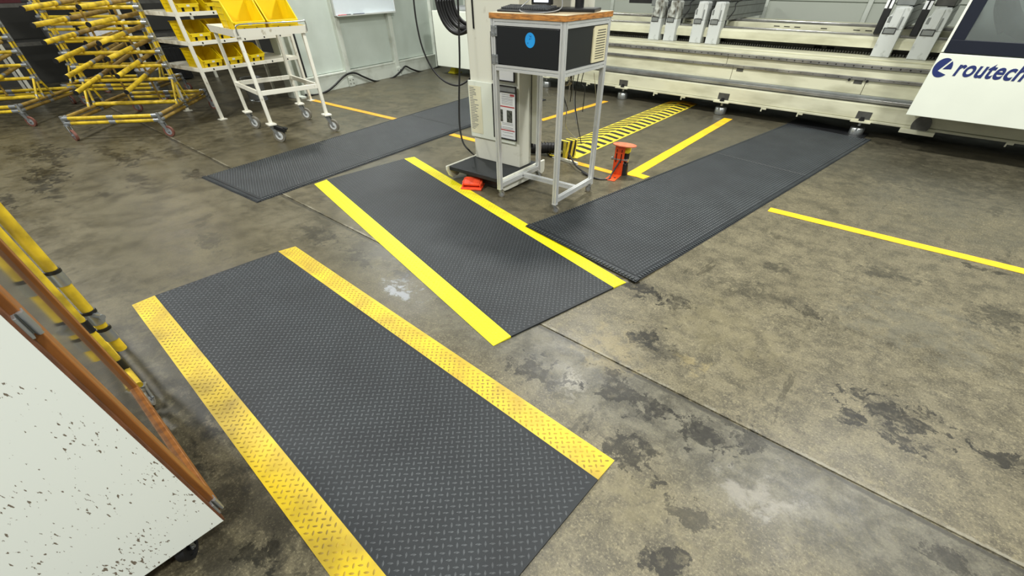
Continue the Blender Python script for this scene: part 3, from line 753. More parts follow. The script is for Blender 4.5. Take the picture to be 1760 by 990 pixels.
# ------------------------------------------------------------------ casters
def caster(parent, x, y, r, wdt, ztop, yaw, tyre, hub, fork=zinc, brake=False, offs=None, label=None):
    """part 'caster' (plate and fork) with sub-part wheel; local coords of parent; yaw = direction the wheel trails"""
    offs = r*.45 if offs is None else offs
    T = Matrix.Translation((x, y, 0)) @ Matrix.Rotation(yaw, 4, 'Z')
    a = MB(); cxw = offs
    for s in (-1, 1):
        y0 = s*(wdt/2+.004); y1 = s*(wdt/2+.008)
        pts = [(-r*.35, ztop-.012), (r*.45, ztop-.012), (cxw+r*.22, r*.9), (cxw+r*.16, r*.8), (cxw-r*.2, r*.8), (cxw-r*.26, r*1.0)]
        n = len(pts)
        a.add([T @ V((px_, y0, pz)) for px_, pz in pts]+[T @ V((px_, y1, pz)) for px_, pz in pts],
              [tuple(range(n)), tuple(reversed(range(n, 2*n)))]+[(i, n+i, n+(i+1) % n, (i+1) % n) for i in range(n)])
    a.box((-r*.45, -wdt/2-.012, ztop-.014), (r*.5, wdt/2+.012, ztop-.008), T)
    a.cyl(T @ V((0, 0, ztop-.01)), T @ V((0, 0, ztop)), r*.4, 14)
    a.cyl(T @ V((cxw, -wdt/2-.014, r)), T @ V((cxw, wdt/2+.014, r)), r*.14, 8)
    p = a.build('caster', fork, parent, label=label)
    a = MB(); a.ring(T @ V((cxw, -wdt/2, r)), T @ V((cxw, wdt/2, r)), r, r*.66, 24)
    a.build('tyre', tyre, p)
    a = MB(); a.cyl(T @ V((cxw, -wdt*.38, r)), T @ V((cxw, wdt*.38, r)), r*.66, 20); a.cyl(T @ V((cxw, -wdt*.55, r)), T @ V((cxw, wdt*.55, r)), r*.26, 12)
    a.build('hub', hub, p)
    if brake:
        a = MB(); M_ = T @ Matrix.Translation((cxw+r*.3, 0, ztop-.03)) @ Matrix.Rotation(.35, 4, 'Y')
        a.box((-.05, -wdt*.8, -.03), (.09, wdt*.8, .015), M_); a.box((.06, -wdt*.6, .01), (.11, wdt*.6, .03), M_); a.build('brake_pedal', black, p, .004)
    return p

# ------------------------------------------------------------------ aluminium workstation
ws = thing('workstation_cart', 'aluminium-profile workstation cart with wooden top and black cupboard', 'cart', (-2.60, 3.42, 0), math.radians(4))
hw, hd = .345, .35          # half width / depth to outer faces
ZT = 1.372
def slot_profile(w, h):
    s = .008; d = .007; P_ = []
    for (ax_, ay_, dx, dy, L_) in ((-w/2, -h/2, 1, 0, w), (w/2, -h/2, 0, 1, h), (w/2, h/2, -1, 0, w), (-w/2, h/2, 0, -1, h)):
        P_.append((ax_, ay_))
        m0 = (L_/2-s/2, L_/2+s/2)
        nx, ny = -dy, dx
        for k_, inn in ((m0[0], 0), (m0[0], 1), (m0[1], 1), (m0[1], 0)):
            P_.append((ax_+dx*k_+nx*d*inn, ay_+dy*k_+ny*d*inn))
    return P_
SP = slot_profile(.040, .040); SPN = slot_profile(.034, .034)
def prof(name, p0, p1, sp=SP): 
    return MB().prism(sp, p0, p1, (0, 0, 1) if abs(V(p1).z-V(p0).z) < .1 else (0, 1, 0)).build(name, alu, ws)
q = .02
for x, y in ((-hw+q, -hd+q), (hw-q, -hd+q), (hw-q, hd-q), (-hw+q, hd-q)):
    prof('leg', (x, y, .085), (x, y, ZT))
    a = MB(); a.box((x-.021, y-.021, .075), (x+.021, y+.021, .086)); a.build('end_cap', alu, ws)
for z in (ZT-.02, 1.065):
    prof('rail', (-hw+.04, -hd+q, z), (hw-.04, -hd+q, z)); prof('rail', (-hw+.04, hd-q, z), (hw-.04, hd-q, z))
    prof('rail', (hw-q, -hd+.04, z), (hw-q, hd-.04, z)); prof('rail', (-hw+q, -hd+.04, z), (-hw+q, hd-.04, z))
prof('rail', (hw-q, -hd+.04, .115), (hw-q, hd-.04, .115)); prof('rail', (-hw+q, -hd+.04, .115), (-hw+q, hd-.04, .115))
prof('rail', (-hw+.04, .05, .115), (hw-.04, .05, .115))
a = MB(); a.box((-hw-.008, -hd-.008, ZT), (hw+.008, hd+.008, ZT+.033)); top = a.build('table_top', ply, ws, .003)
a = MB(); a.box((-hw-.009, -hd-.009, ZT+.033), (hw+.009, hd+.009, ZT+.035)); a.build('laminate', wood_top, top)
a = MB(); a.box((-hw+.045, -hd+.006, 1.092), (hw-.05, -hd+.026, ZT-.045)); dr = a.build('cupboard_door', blk_panel, ws, .002)
a = MB(); a.cyl((.045-.01, -hd+.0065, 1.255), (.045-.01, -hd+.0045, 1.255), .046, 32); a.build('round_sticker', blue_dot, dr)
r_ = random.Random(2); a = MB()
pz = V((.02, 0, 1.27))
for i in range(9):
    p0 = V((r_.uniform(.01, .05), -hd+.004, r_.uniform(1.24, 1.285))); a.cyl(p0, p0+V((r_.uniform(-.015, .015), 0, r_.uniform(-.01, .01))), .0012, 5)
a.build('pen_marks', logo_blue, dr, kind='stuff')
for z in (1.305, 1.125):
    a = MB(); a.box((-hw+.004, -hd-.004, z-.04), (-hw+.028, -hd+.003, z+.025)); a.box((-hw+.038, -hd-.001, z-.04), (-hw+.062, -hd+.006, z+.025)); a.cyl((-hw+.033, -hd-.002, z-.038), (-hw+.033, -hd-.002, z+.023), .006, 8)
    h_ = a.build('hinge', zinc, ws)
    a = MB()
    for xx in (-hw+.016, -hw+.050):
        for zz in (z-.025, z+.012): a.cyl((xx, -hd-.003, zz), (xx, -hd-.006, zz), .006, 8)
    a.build('screws', steel, h_, kind='stuff')
a = MB(); a.box((hw-.026, -hd+.045, 1.088), (hw-.010, hd-.045, ZT-.042)); sp_ = a.build('side_panel', blk_panel, ws)
a = MB(); a.box((-hw+.01, -hd+.045, 1.088), (-hw+.026, hd-.045, ZT-.042)); a.build('side_panel', blk_panel, ws)
a = MB(); a.box((-hw+.045, hd-.026, 1.088), (hw-.045, hd-.01, ZT-.042)); a.build('rear_panel', blk_panel, ws)
a = MB(); a.box((-hw+.045, -hd+.03, 1.078), (hw-.03, hd-.03, 1.088)); a.build('cupboard_floor', blk_panel, ws)
# vent cover
y0, y1, z0, z1 = .085, .30, 1.095, 1.325
vent_m = mat('vent_cream', (222, 214, 176), .45, var=.03)
a = MB(); a.prism([(-(y1-y0)/2, -(z1-z0)/2), ((y1-y0)/2, -(z1-z0)/2), ((y1-y0)/2, (z1-z0)/2), (-(y1-y0)/2+.02, (z1-z0)/2), (-(y1-y0)/2, (z1-z0)/2-.02)], (hw-.012, (y0+y1)/2, (z0+z1)/2), (hw+.0, (y0+y1)/2, (z0+z1)/2), (0, 0, 1))
vt = a.build('vent_cover', vent_m, ws, .004)
for i in range(12):
    z = z0+.022+i*.0162; a = MB(); ys = y0+.045+(.006*max(0, i-8)); a.box((hw-.001, ys, z), (hw+.0012, y1-.022, z+.005)); a.build('vent_slot', dark_steel, vt)
for x, y, yw in ((-hw+q, -hd+q, .6), (hw-q, -hd+q, .3), (hw-q, hd-q, 3.6), (-hw+q, hd-q, 1.2)):
    caster(ws, x, y, .030, .022, .077, yw, grey_tyre, grey_box, zinc)
# things on and under the workstation
Mw = W[ws.name]
kb = thing('keyboard', 'dark grey computer keyboard on the wooden workstation top', 'keyboard', Mw @ V((-.10, -.17, ZT+.035)), math.radians(4))
a = MB(); a.add([(-.24, -.10, 0), (.22, -.10, 0), (.22, .09, 0), (-.24, .09, 0), (-.24, -.10, .012), (.22, -.10, .012), (.22, .09, .032), (-.24, .09, .032)],
      [(0, 3, 2, 1), (4, 5, 6, 7), (0, 1, 5, 4), (1, 2, 6, 5), (2, 3, 7, 6), (3, 0, 4, 7)]); a.build('keyboard_case', black, kb, .004)
a = MB()
for j in range(5):
    for i in range(20):
        x = -.225+i*.0218; y = -.065+j*.028; z = .014+.105*(y+.10); a.box((x, y, z), (x+.017, y+.022, z+.010))
a.build('keys', mat('key_grey', (70, 72, 74), .5), kb, kind='stuff')
a = MB(); a.tube([Mw @ V(p) for p in ((-.14, .16, ZT+.25), (-.17, .0, ZT+.13), (-.16, -.2, ZT+.06), (-.06, -.30, ZT+.04), (.12, -.30, ZT+.042), (.2, -.2, ZT+.06), (.1, -.02, ZT+.11), (0, .08, ZT+.2))], .003, 6)
tag(a.build('cable', grey_box), 'thin grey cable curling over the keyboard', 'cable')
mo = thing('monitor', 'computer monitor on black stand with wide flat base on the workstation top', 'monitor', Mw @ V((.14, .10, ZT+.035)), math.radians(20))
a = MB(); a.box((-.15, -.12, 0), (.19, .12, .022)); a.build('stand_base', black, mo, .006)
a = MB(); a.cyl((.04, .0, .022), (.04, .0, .22), .035, 18); a.build('stand_post', black, mo)
a = MB(); a.box((-.25, -.03, .19), (.27, .02, .5)); a.build('screen_housing', black, mo, .01)
a = MB(); a.box((-.235, -.032, .21), (.255, -.03, .485)); a.build('screen', glass_grey, mo)
hh = thing('handheld_terminal', 'small lit display standing behind the keyboard', 'display', Mw @ V((-.14, .04, ZT+.035)), math.radians(10))
a = MB(); a.box((-.08, -.01, .035), (.10, .03, .2)); a.box((-.05, -.01, 0), (.07, .05, .04)); a.build('housing', black, hh, .005)
a = MB(); a.box((-.055, -.012, .05), (.075, -.0105, .19)); a.build('display_panel', screen_m, hh)
r_ = random.Random(5)
for i in range(6):
    x0_ = .02+.045*i; a = MB(); lo = r_.uniform(.45, .8)
    P_ = [Mw @ V((x0_, .18, 1.07)), Mw @ V((x0_+r_.uniform(-.03, .03), .16, .95)), Mw @ V((x0_+r_.uniform(-.05, .02), .18, (1.07+lo)/2)), Mw @ V((x0_+r_.uniform(-.03, .05), .22, lo))]
    a.tube(P_, .0035 if i % 2 else .004, 6); o = a.build('cable', rubber_black if i % 3 else grey_box)
    tag(o, 'thin cable dangling below the black cupboard', 'cable', 'cables dangling below the workstation cupboard')
a = MB()
for k in range(3):
    c = Mw @ V((.06, .17, .98-.0*k)); a.tube([c+V((.045*math.cos(t)*(1+.1*k), .02*k, .075*math.sin(t))) for t in [i*PI/6 for i in range(13)]], .005, 6, 2)
tag(a.build('cable_bundle', mat('beige_cable', (188, 180, 158), .6)), 'beige cable tied in a loop under the workstation cupboard', 'cable')
a = MB(); a.tube([at(980, 140, .9), at(974, 190, .55), at(972, 215, .35), at(980, 228, .15), at(994, 241, .03)], .005, 6)
tag(a.build('cable', grey_box), 'long grey cable reaching down to the striped cable cover', 'cable')
a = MB(); a.tube([at(1021, 125, .9), at(1024, 160, .6), at(1028, 200, .3), at(1028, 228, .05)], .003, 6)
tag(a.build('cable', grey_box), 'thin pale cable hanging beside the right workstation leg', 'cable')

# ------------------------------------------------------------------ big machine bed
mc = thing('machine_bed', 'long cream CNC machine bed with steel guide rails on levelling feet', 'machine', (-2.5, 8.6, 0))
X0, X1 = -7.0, 3.5
def mb_box(name, y0, y1, z0, z1, m_, x0=X0, x1=X1, bev=.004, par=mc):
    return MB().box((x0, y0, z0), (x1, y1, z1)).build(name, m_, par, bev, world=True)
mb_box('lower_beam', 7.90, 8.05, .20, .36, cream)
mb_box('bottom_flange', 7.88, 8.05, .17, .197, cream)
mb_box('recess', 8.02, 8.4, .20, .42, hollow, bev=0)
mb_box('lower_rail', 7.985, 8.06, .362, .378, dark_steel)
mb_box('lower_rail', 7.975, 8.06, .378, .412, rail_steel)
mb_box('lower_rail_cap', 8.0, 8.06, .412, .44, beam_grey)
xs = [X0, -5.4, -2.58, -.80, -.18, 1.5, X1]
for i in range(len(xs)-1):
    MB().box((xs[i]+.003, 8.05, .44), (xs[i+1]-.003, 8.6, .605)).build('side_panel', cream, mc, .004, world=True)
xs2 = [X0, -2.70, 1.2, X1]
for i in range(3):
    MB().box((xs2[i]+.003, 8.05, .63), (xs2[i+1]-.003, 8.6, .722)).build('side_panel', cream, mc, .004, world=True)
rl1 = mb_box('middle_rail', 8.03, 8.1, .595, .632, rail_steel)
rl2 = mb_box('hole_rail', 8.025, 8.1, .724, .765, rail_steel)
a = MB(); b = MB(); x = X0+.1
while x < X1:
    a.cyl((x, 8.026, .744), (x, 8.0235, .744), .0085, 10)
    x += .105
x = X0+.1
while x < X1: b.cyl((x, 8.031, .614), (x, 8.0285, .614), .006, 8); x += .16
a.build('bolt_holes', hollow, rl2, world=True, kind='stuff'); b.build('bolt_holes', hollow, rl1, world=True, kind='stuff')
mb_box('top_ledge', 8.06, 8.9, .765, .795, cream)
mb_box('top_ledge_step', 8.22, 8.9, .795, .812, cream)
mb_box('rear_recess_wall', 8.75, 8.8, .81, .93, dark_steel)
# rack of teeth along the recess
a = MB(); x = X0
while x < X1: a.box((x, 8.60, .812), (x+.02, 8.66, .84)); x += .036
a.build('gear_rack', dark_steel, mc, world=True, kind='stuff')
def pris(name, pts, m_, x0=X0, x1=X1, par=mc):
    a = MB(); n = len(pts)
    a.add([(x0, y, z) for y, z in pts]+[(x1, y, z) for y, z in pts], [tuple(range(n)), tuple(reversed(range(n, 2*n)))]+[(i, n+i, n+(i+1) % n, (i+1) % n) for i in range(n)])
    return a.build(name, m_, par, world=True)
pris('upper_beam', [(8.50, .895), (8.50, .985), (8.535, 1.012), (8.95, 1.012), (8.95, .895)], cream)
mb_box('upper_rail', 8.60, 8.65, 1.012, 1.035, rail_steel)
mb_box('slotted_plate', 9.02, 9.08, .9, 1.075, cream)
a = MB()
for x in (-6, -5.5, -3.9, -2.45, -2.3, -2.15, -1.78, -1.35, -1.2, -1.05): a.box((x, 9.018, 1.035), (x+.085, 9.021, 1.045))
a.build('slots', hollow, mc, world=True, kind='stuff')
mb_box('rear_rail', 9.10, 9.16, 1.075, 1.105, rail_steel)
mb_box('rear_beam', 9.3, 9.7, .9, 1.09, cream)
mb_box('core', 8.95, 9.3, .2, .93, hollow, bev=0)
for x in (-1.67, -1.50):
    a = MB(); a.box((x-.05, 8.745, .825), (x+.05, 8.752, .86)); a.build('slot_opening', hollow, mc, world=True)
for (fx, big_) in ((-6.1, 0), (-4.35, 0), (-2.55, 0), (-.63, 0), (1.5, 0)):
    a = MB(); a.box((fx-.12, 7.83, .165), (fx+.12, 8.0, .182))
    a.build('foot_plate', cream, mc, .002, world=True)
    a = MB(); a.box((fx-.085, 7.897, .183), (fx+.085, 7.902, .285)); w_ = a.build('foot_window', dark_steel, mc, world=True)
    a = MB(); a.cyl((fx, 7.885, .182), (fx, 7.885, .225), .022, 10); a.cyl((fx, 7.885, .182), (fx, 7.885, .20), .038, 6); a.build('adjuster_bolt', hollow, mc, world=True)
    a = MB(); a.cyl((fx, 7.93, .115), (fx, 7.93, .165), .022, 12); a.lathe([(0, 0), (.085, 0), (.088, .01), (.088, .088), (.08, .098), (.04, .10), (0, .10)], (fx, 7.93, 0), 24); a.box((fx-.012, 7.835, .07), (fx+.012, 7.846, .10))
    a.build('levelling_foot', steel, mc, world=True)
for x in (-5.6, -5.1, -3.72, -3.22, -1.93, -1.42, .9):
    a = MB(); a.box((x-.012, 7.87, .125), (x+.004, 7.89, .172)); a.box((x, 7.88, .15), (x+.06, 7.89, .172)); a.build('hook', cream, mc, world=True)
for (x, z) in ((-2.47, .575), (-.89, .575)):
    a = MB(); a.box((x-.05, 8.045, z-.02), (x+.05, 8.052, z+.02)); a.build('cover_tab', dark_steel, mc, world=True)
for x in (-.79, -.16, -1.0):
    a = MB(); a.cyl((x, 8.03, .592), (x, 8.045, .592), .016, 10); a.build('cable_clip', hollow, mc, world=True)
a = MB(); a.cyl((.02, 7.86, .225), (.02, 7.9, .225), .10, 28); a.build('round_cover', dark_steel, mc, world=True)
a = MB(); a.box((-.17, 7.80, .13), (.20, 7.95, .17)); a.build('foot_plate', cream, mc, .002, world=True)

# consoles with beams
gr = 'grey console arms along the machine bed'
def console(x, label, w_=.215, stained=0):
    c = thing('support_console', label, 'console', (x, 8.42, 0), 0, gr)
    h = w_/2
    a = MB(); a.box((-h, 0, .815), (h, .16, 1.10)); a.build('console_block', grey_cast, c, .006)
    a = MB()
    pts = [(-h, 1.10), (h, 1.10), (h, 1.20), (h*.99, 1.305), (h*.8, 1.325), (-h*.6, 1.325), (-h*.7, 1.25), (-h, 1.22)]
    n = len(pts); a.add([(px_, .0, pz) for px_, pz in pts]+[(px_, .16, pz) for px_, pz in pts], [tuple(range(n)), tuple(reversed(range(n, 2*n)))]+[(i, n+i, n+(i+1) % n, (i+1) % n) for i in range(n)])
    a.box((-h*.55, -.012, 1.12), (h*.35, .0, 1.31))
    a.build('console_head', grey_stained if stained else grey_cast, c, .006)
    a = MB(); a.box((h*.45, -.004, 1.10), (h*.62, .002, 1.23)); a.box((-h*.85, -.004, 1.17), (-h*.55, .002, 1.23)); a.build('head_recess', beam_grey, c)
    a = MB(); a.box((-h*.85, -.007, 1.055), (h*.45, .001, 1.118)); nt_ = a.build('nameplate', haz_k, c)
    a = MB(); a.box((-h*.75, -.009, 1.063), (h*.36, -.0068, 1.110)); a.build('nameplate_face', beam_grey, nt_)
    return c
for x, l, s_ in ((-4.02, 'leftmost grey console, scorched at the top', 0), (-3.63, 'second grey console from the left with stained head', 0)):
    pass
def beam_arm(par, x0, x1, y0, y1, z0, z1):
    a = MB(); a.box((x0, y0, z0), (x1, y1, z1)); o = a.build('beam', beam_grey, par, .003)
    for z in (z0+(z1-z0)*.22, z0+(z1-z0)*.72):
        a = MB(); a.box((x1-.001, y0, z), (x1+.002, y1, z+.010)); a.build('beam_groove', dark_steel, o)
cons = [(-4.19, 'leftmost of the grey consoles, dark scorch on its head'), (-3.91, 'grey console with stained head, right beside the leftmost one'),
        (-3.44, 'third grey console from the left on the machine bed'), (-3.17, 'fourth grey console from left, long grey beam behind it'),
        (-.83, 'left grey console of the pair beside the hood window'), (-.42, 'grey console nearest the hood, half behind its frame')]
for i, (x, l) in enumerate(cons):
    c = console(x, l, .19 if i < 4 else .215, i < 2)
    h = .095 if i < 4 else .1075
    beam_arm(c, h-.10, h-.01, .16, 1.7 if i != 3 else 1.95, 1.10, 1.315)
    a = MB(); a.box((-h, .2, 1.33), (h*.9, .8, 1.40)); a.box((-h*.9, .9, 1.33), (h*.9, 1.4, 1.38)); a.build('clamp_block', dark_steel if i % 2 else beam_grey, c, .008)
    a = MB(); a.cyl((-.0, .32, 1.40), (-.0, .32, 1.47), .07, 20); a.cyl((0, .32, 1.47), (0, .32, 1.49), .05, 20); a.build('suction_cup', steel if i > 3 else black, c)
    a = MB(); a.box((h-.09, .28, 1.036), (h-.02, .36, 1.10)); a.box((h-.09, .72, 1.036), (h-.02, .8, 1.10)); a.build('slide_shoe', steel, c, .004)
    if i > 3:
        a = MB(); a.box((-h-.10, .14, 1.04), (-h-.02, .24, 1.40)); a.build('belt_guard', black, c, .006)
        a = MB(); a.box((-h-.10, .135, 1.30), (-h-.07, .139, 1.38)); a.box((-h-.05, .135, 1.30), (-h-.02, .139, 1.38)); a.build('white_tabs', paper, c)
    if i == 1 or i == 3:
        a = MB(); a.tube([(h+.02, .2, 1.12), (h+.05, .3, 1.22), (h+.03, .35, 1.3), (h+.06, .5, 1.34)], .008, 6); a.build('air_hose', rubber_black, c)
for x, l in ((-3.3, 'tall'), (-2.2, 'short')): pass
# machine parts above/behind the bed near the monitor
gx = thing('gripper_post', 'grey clamp post rising behind the workstation top corner', 'machine part', (-3.95, 7.9, 0))
a = MB(); a.box((-.62, 1.0, 1.23), (-.50, 1.15, 1.7)); a.box((-.485, 1.0, 1.23), (-.36, 1.15, 1.7)); a.build('clamp_column', beam_grey, gx, .01)
a = MB(); a.box((-.50, 1.005, 1.24), (-.485, 1.145, 1.7)); a.build('clamp_gap', hollow, gx)
a = MB(); a.box((-1.1, 1.05, 1.26), (-.62, 1.15, 1.34)); a.build('cross_arm', black, gx, .006)

# ------------------------------------------------------------------ machine hood with lettering
hd_ = thing('machine_hood', 'cream machine hood with dark window frame and blue lettering', 'machine hood', (.8, 7.9, 0))
HX0, HX1, HY = -.182, 2.2, 7.40
a = MB(); a.box((HX0, HY, .392), (HX1, HY+.025, .985)); fp_ = a.build('front_panel', cream_clean, hd_, .004, world=True)
a = MB(); a.box((HX0+.012, HY+.03, .41), (HX0+.03, HY+.9, .985)); a.build('side_panel', cream_clean, hd_, .002, world=True)
a = MB(); a.box((HX0, HY+.002, .994), (HX0+.024, HY+.9, 2.1)); a.build('side_panel', cream_clean, hd_, .003, world=True)
a = MB(); a.box((HX0+.024, HY, .994), (HX1, HY+.02, 1.105)); a.box((HX0+.024, HY, 1.105), (HX0+.145, HY+.02, 2.1)); a.box((1.4, HY, 1.105), (1.55, HY+.02, 2.1)); a.box((HX0+.145, HY, 1.95), (HX1, HY+.02, 2.1)); a.build('window_frame', navy, hd_, .003, world=True)
a = MB(); a.box((HX0+.145, HY+.006, 1.105), (1.4, HY+.012, 1.95)); a.build('window_pane', smoked, hd_, world=True)
a = MB(); a.box((HX0+.03, HY+.3, .90), (HX1, HY+1.0, 1.0)); a.box((HX0+.03, HY+.9, 1.0), (HX1, HY+.92, 2.1)); a.build('hood_interior', mat('hood_interior_grey', (150, 156, 152), .6, var=.1, vscale=2), hd_, world=True)
a = MB(); a.tube([(.12, HY+.6, 1.40), (.30, HY+.55, 1.22), (.5, HY+.5, 1.17), (.8, HY+.48, 1.16), (1.3, HY+.48, 1.15)], .085, 16); a.tube([(.05, HY+.62, 1.55), (.10, HY+.6, 1.35), (.25, HY+.55, 1.16)], .05, 12)
a.build('extraction_duct', grey_box, hd_, world=True)
# lettering
def text_mesh(s, size, shear, off):
    cu = bpy.data.curves.new('t', 'FONT'); cu.body = s; cu.size = size; cu.shear = shear; cu.offset = off; cu.extrude = .0012; cu.space_character = 1.04
    cu.resolution_u = 5
    o = bpy.data.objects.new('t', cu); C.objects.link(o); bpy.context.view_layer.update()
    me = bpy.data.meshes.new_from_object(o.evaluated_get(bpy.context.evaluated_depsgraph_get())); bpy.data.objects.remove(o); return me
p_r0 = pl(1636, 128.5, (0, HY, 0), (0, 1, 0)); p_r1 = pl(1760, 136, (0, HY, 0), (0, 1, 0))
me = text_mesh('routech', .205, .18, .005); me.materials.clear(); me.materials.append(logo_blue); me.name = 'lettering'
wdt = max(v.co.x for v in me.vertices)-min(v.co.x for v in me.vertices)
o = bpy.data.objects.new('lettering', me); C.objects.link(o); o.parent = hd_
LX0 = p_r0.x; target = .585
o.scale = (target/wdt, 1, 1)
TXT = o
o.rotation_euler = (PI/2, 0, 0); o.location = V((LX0, HY-.0015, .802))-hd_.location
# emblem: blue disc with a white wedge cut
ec = pl(1620, 116.5, (0, HY, 0), (0, 1, 0))
er = .088
a = MB()
def disc_seg(a0, a1, n=30): return [(er*math.cos(t), er*math.sin(t)) for t in np.linspace(a0, a1, n)]
def place(pts): return [(ec.x+x*.92, HY-.002, ec.z+y) for x, y in pts]
def plate(mb, pts):
    v1 = place(pts); v2 = [(x, y+.0018, z) for x, y, z in v1]; n = len(v1)
    mb.add(v1+v2, [tuple(range(n)), tuple(reversed(range(n, 2*n)))]+[(i, n+i, n+(i+1) % n, (i+1) % n) for i in range(n)])
d = math.radians
# big body: arc from 50deg round the left to -20deg, closed by the notch
plate(a, disc_seg(d(58), d(318), 44)+[(-.030, -.030)])
plate(a, [(.006, -.012)]+disc_seg(d(-5), d(47), 14))
a.build('emblem', logo_blue, fp_, world=True)

# ------------------------------------------------------------------ bins
def bin_proto(label, w_=.30, dpt=.42, hh=.24, group='yellow bins'):
    """front (hopper) faces +x"""
    t = thing('storage_bin', label, 'bin', (0, 0, 0), 0, group); th = .006
    b = MB()
    hl = hh*.40                         # lip height at the front
    x0, x1 = -dpt/2, dpt/2; y0, y1 = -w_/2, w_/2; xm = x1-dpt*.40; fl_ = .02
    b.box((x0+.01, y0+.012, 0), (x1-.035, y1-.012, th))
    for s in (-1, 1):                   # side walls with sloping front
        yb = s*(w_/2-.012); yt = s*(w_/2)
        pts = [(x0+.01, 0, yb), (x1-.035, 0, yb), (x1, hl, yt-s*.004), (xm, hh, yt), (x0, hh, yt)]
        n = len(pts); b.add([(x, y, z) for x, z, y in pts]+[(x, y-s*th, z) for x, z, y in pts], [tuple(range(n)), tuple(reversed(range(n, 2*n)))]+[(i, n+i, n+(i+1) % n, (i+1) % n) for i in range(n)])
    b.add([(x0+.01, y0+.012, 0), (x0+.01, y1-.012, 0), (x0, y1, hh), (x0, y0, hh), (x0+.01+th, y0+.012, 0), (x0+.01+th, y1-.012, 0), (x0+th, y1, hh), (x0+th, y0, hh)],
          [(0, 1, 2, 3), (7, 6, 5, 4), (3, 2, 6, 7)])
    b.add([(x1-.035, y0+.012, 0), (x1-.035, y1-.012, 0), (x1, y1, hl), (x1, y0, hl), (x1-.035-th, y0+.012, 0), (x1-.035-th, y1-.012, 0), (x1-th, y1, hl), (x1-th, y0, hl)],
          [(0, 3, 2, 1), (4, 5, 6, 7), (2, 3, 7, 6)])
    b.build('bin_body', yel_bin, t)
    b = MB()                            # rim
    for s in (-1, 1):
        yy = s*w_/2; b.bar((x0-.004, yy, hh), (xm, yy, hh), .014, .010); b.bar((xm, yy, hh), (x1, yy-s*.002, hl), .014, .010)
    b.bar((x0, y0, hh), (x0, y1, hh), .014, .010); b.bar((x1+.002, y0, hl), (x1+.002, y1, hl), .020, .014)
    b.bar((x1+.006, y0+.02, hl-.018), (x1+.004, y1-.02, hl-.018), .012, .03)
    b.build('rim', yel_bin, t, .002)
    for s in (-1, 1):                   # ribs on the sides
        b = MB()
        for k_ in range(4):
            z = hh*(.22+.2*k_); yy = s*(w_/2-.012+.012*z/hh)
            b.box((x0+.05, min(yy, yy+s*.006), z), (xm-.02+(.0 if k_ > 1 else .05), max(yy, yy+s*.006), z+.008))
        b.box((xm-.03, min(s*w_/2-s*.012, s*w_/2), .02), (xm-.015, max(s*w_/2-s*.012, s*w_/2), hh))
        b.box((x0+.04, min(s*w_/2-s*.012, s*w_/2), .02), (x0+.052, max(s*w_/2-s*.012, s*w_/2), hh))
        b.build('side_ribs', yel_bin, t, kind='stuff')
    for yy in (-.07, .07):
        b = MB(); b.add([(x1-.028, yy-.016, .012), (x1-.028, yy+.016, .012), (x1-.016, yy+.016, .055), (x1-.012, yy, .07), (x1-.016, yy-.016, .055)], [(0, 1, 2, 3, 4)]); o_ = b.build('front_notch', hollow, t)
        mo_ = o_.modifiers.new('thick', 'SOLIDIFY'); mo_.thickness = .004; mo_.offset = 1
    b = MB(); b.box((x1+.0125, -.02, hl-.026), (x1+.0135, .02, hl-.006)); b.build('label_tag', paper, t)
    return t
# small dark parts inside a bin
def contents(T_, label, seed, m_):
    r = random.Random(seed); c = thing('metal_fitting', label, 'parts', T_.translation)
    b = MB()
    for i in range(7):
        M_ = T_ @ Matrix.Translation((r.uniform(-.02, .10), r.uniform(-.09, .09), .03+.02*r.random())) @ Euler((r.random(), r.random(), r.random()*3)).to_matrix().to_4x4()
        b.box((-.045, -.022, -.018), (.045, .022, .018), M_); b.cyl(M_ @ V((0, 0, -.03)), M_ @ V((0, 0, .03)), .016, 8)
    o = b.build('fittings', m_, c, .003, world=True, kind='stuff'); return c

# ------------------------------------------------------------------ trolley
ty = math.radians(-6.5)
tr = thing('tray_trolley', 'white steel trolley with tray top and four swivel wheels', 'trolley', (-6.97, 2.985, 0), ty)
hx, hy = .50, .40
for sx_ in (-1, 1):
    for sy_ in (-1, 1):
        x, y = sx_*(hx-.02), sy_*(hy-.02)
        a = MB(); a.bar((x, y, .215), (x, y, 1.10), .04); lg = a.build('leg', white_cart, tr, .004)
        a = MB(); a.bc((x, y, .208), (.13, .10, .018)); a.build('foot_plate', white_cart, lg, .003)
for p0, p1 in (((-hx+.04, -hy+.02, .545), (hx-.04, -hy+.02, .545)), ((-hx+.04, hy-.02, .545), (hx-.04, hy-.02, .545)), ((-hx+.02, -hy+.04, .545), (-hx+.02, hy-.04, .545)), ((hx-.02, -hy+.04, .545), (hx-.02, hy-.04, .545))):
    MB().bar(p0, p1, .028, .05).build('rail', white_cart, tr, .003)
a = MB(); tx, ty_ = hx+.02, hy+.02
a.box((-tx, -ty_, 1.10), (tx, ty_, 1.106))
def wall4(mb, x, y, z0, z1, fl, th=.004):
    for (ax0, ay0, ax1, ay1) in ((-x, -y, x, -y), (x, -y, x, y), (x, y, -x, y), (-x, y, -x, -y)):
        dx, dy = ax1-ax0, ay1-ay0; l = math.hypot(dx, dy); nx, ny = dy/l, -dx/l
        f = 1+fl/x; g = 1+fl/y
        p = [(ax0, ay0, z0), (ax1, ay1, z0), (ax1*f, ay1*g, z1), (ax0*f, ay0*g, z1)]
        qn = [(px_-nx*th, py_-ny*th, pz) for px_, py_, pz in p]
        mb.add(p+qn, [(0, 1, 2, 3), (7, 6, 5, 4), (3, 2, 6, 7), (1, 0, 4, 5)])
wall4(a, tx, ty_, 1.10, 1.175, .015); a.build('tray', white_cart, tr)
